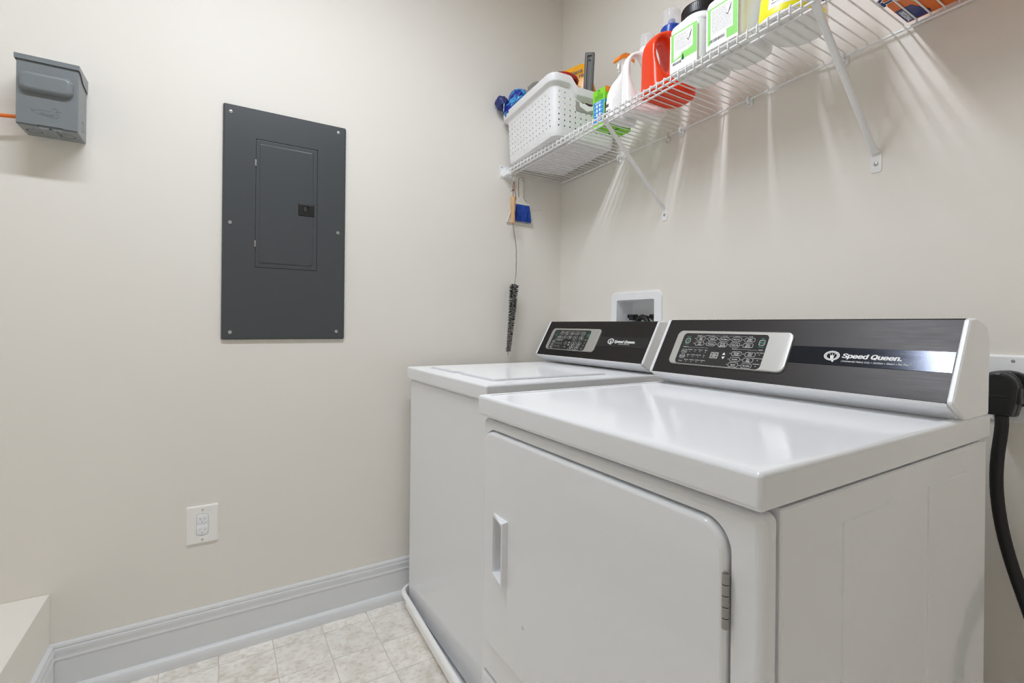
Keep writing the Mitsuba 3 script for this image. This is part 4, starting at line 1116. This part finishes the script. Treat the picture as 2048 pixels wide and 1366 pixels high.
# ------------------------------------------------------------------ hanging dustpan set and brush
Td = wallA(-.2430, 1.5660, .0035)          # local u along the wall, v up, w out
pan = Polygon([(-.066, .0), (-.069, .004), (-.035, .092), (-.026, .104), (-.010, .112), (-.0135, .128), (-.016, .160), (-.016, .205), (-.010, .222), (.004, .226), (.018, .222), (.0235, .205), (.0220, .160), (.0195, .132), (.030, .118), (.046, .104), (.056, .086), (.075, .006), (.072, 0)]).buffer(.002).buffer(-.002)
pan_m = mf(ext(pan, .0022)) + mf(ext(pan.difference(pan.buffer(-.0035)), .0075)) - m3.Manifold.cube((.2, .004, .03)).translate((-.1, -.0005, .0022))
add('dustpan__pan', pan_m, 'cream_plastic', 30, Td)
lab('dustpan', 'cream dustpan hanging on the left wall under the end of the shelf', 'dustpan')
head = Polygon([(-.036, .089), (-.030, .099), (-.014, .107), (-.004, .122), (-.006, .160), (-.0055, .202), (.004, .212), (.0135, .202), (.0135, .160), (.012, .124), (.022, .108), (.040, .098), (.047, .0865)]).buffer(.0015).buffer(-.0015)
hm2 = bev(shapely.convex_hull(sbox(-.036, .087, .047, .0985)), .013, .003, tr(0, 0, .0055)) + mf(ext(head, .0075, tr(0, 0, .006))) - m3.Manifold.cylinder(.03, .0026, .0026, 14).translate((.004, .200, 0))
add('hand_broom__handle', hm2, 'cream_plastic', 30, Td)
rnd = np.random.RandomState(4)
br = []
for u in np.linspace(-.034, .045, 46):
    for w in (.0085, .0115, .0145):
        uu = u + rnd.uniform(-.0008, .0008)
        e = uu * 1.22 + rnd.uniform(-.003, .003)
        L = .012 + rnd.uniform(-.004, .004) + (.045 - uu) * .02
        br.append(tube([(uu, .090, w), ((uu + e) / 2, .05, w + .001), (e, L, w + rnd.uniform(-.002, .004))], .0010, 5))
k = add('hand_broom__bristles', cat(br), 'bristle_blue', True, Td)
lab(k, 'dense blue plastic bristles', kind='stuff')
add('hand_broom__stray_bristle', tube([(.050, .072, .012), (.080, .071, .016), (.108, .073, .020)], .0003, 5), 'bristle_black', True, Td)
lab('hand_broom', 'small cream hand broom with blue bristles resting in the dustpan', 'broom')

sx = .0500
add('bottle_brush__wooden_handle', lathe([(.0001, 1.556), (.0095, 1.556), (.0105, 1.559), (.0098, 1.585), (.0092, 1.600), (.0112, 1.625), (.0122, 1.632), (.0110, 1.636), (.0124, 1.640), (.0126, 1.668), (.0115, 1.673), (.0001, 1.674)], 28, tr(sx, -.3045, 0)), 'wood', 40)
lab('bottle_brush__wooden_handle', 'pale turned wooden handle')
loop = spline([(sx + .002, -.3065, 1.672), (sx + .002, -.3060, 1.700), (sx + .001, -.3030, 1.735), (sx, -.2990, 1.742), (sx - .001, -.2975, 1.730), (sx + .004, -.2960, 1.69), (sx + .011, -.2965, 1.658)], 40)
knot = [tube([(sx + .002, -.3058, 1.702), (sx + .004, -.312, 1.700), (sx + .004, -.3205, 1.6955)], .0014, 6), crumple((sx + .002, -.3055, 1.703), .004, .0035, .0045, 2, .2)]
add('bottle_brush__leather_loop', cat([tube(loop, .0014, 8)] + knot), 'leather', True)
lab('bottle_brush__leather_loop', 'knotted brown leather cord')
wp = spline([(sx, -.3040, 1.560), (sx, -.2985, 1.52), (sx, -.2860, 1.45), (sx, -.2845, 1.39), (sx, -.2880, 1.31), (sx, -.2925, 1.285), (sx, -.3010, 1.18), (sx, -.3110, 1.08), (sx, -.3210, .985), (sx, -.3240, .968)], 160)
tang = np.gradient(wp, axis=0); tang /= np.linalg.norm(tang, axis=1, keepdims=True)
side = np.cross(tang, [1.0, 0, 0])
phase = np.arange(160) * 1.1
tw_ = [wp + .0011 * (np.cos(phase + o)[:, None] * side + np.sin(phase + o)[:, None] * np.array([1.0, 0, 0])) for o in (0, PI)]
add('bottle_brush__twisted_wire', cat([tube(p_, .0011, 6) for p_ in tw_]), 'zinc', True)
zz = wp[:, 2]
fins = []
nf = 62
rb = np.random.RandomState(9)
for q in range(nf):
    t = q / (nf - 1)
    z = 1.283 - t * .298
    c = np.array([np.interp(-z, -zz, wp[:, i]) for i in range(3)])
    r = (.0215 - .0105 * t) * (.55 if q == 0 else 1)
    for h in range(14):
        a_ = q * 1.9 + h * 2 * PI / 14 + rb.uniform(-.15, .15)
        d = np.array([math.cos(a_), math.sin(a_), rb.uniform(-.22, .12)])
        fins.append(tube([c, c + d * r * .5, c + d * r * rb.uniform(.9, 1.08)], np.array([.0009, .0011, .0006]), 4))
k = add('bottle_brush__bristles', cat(fins), 'bristle_black', False)
lab(k, 'stiff black bristles in a narrow taper', kind='stuff')
lab('bottle_brush', 'long lint brush with wooden handle and black bristles hanging below the shelf end', 'brush')
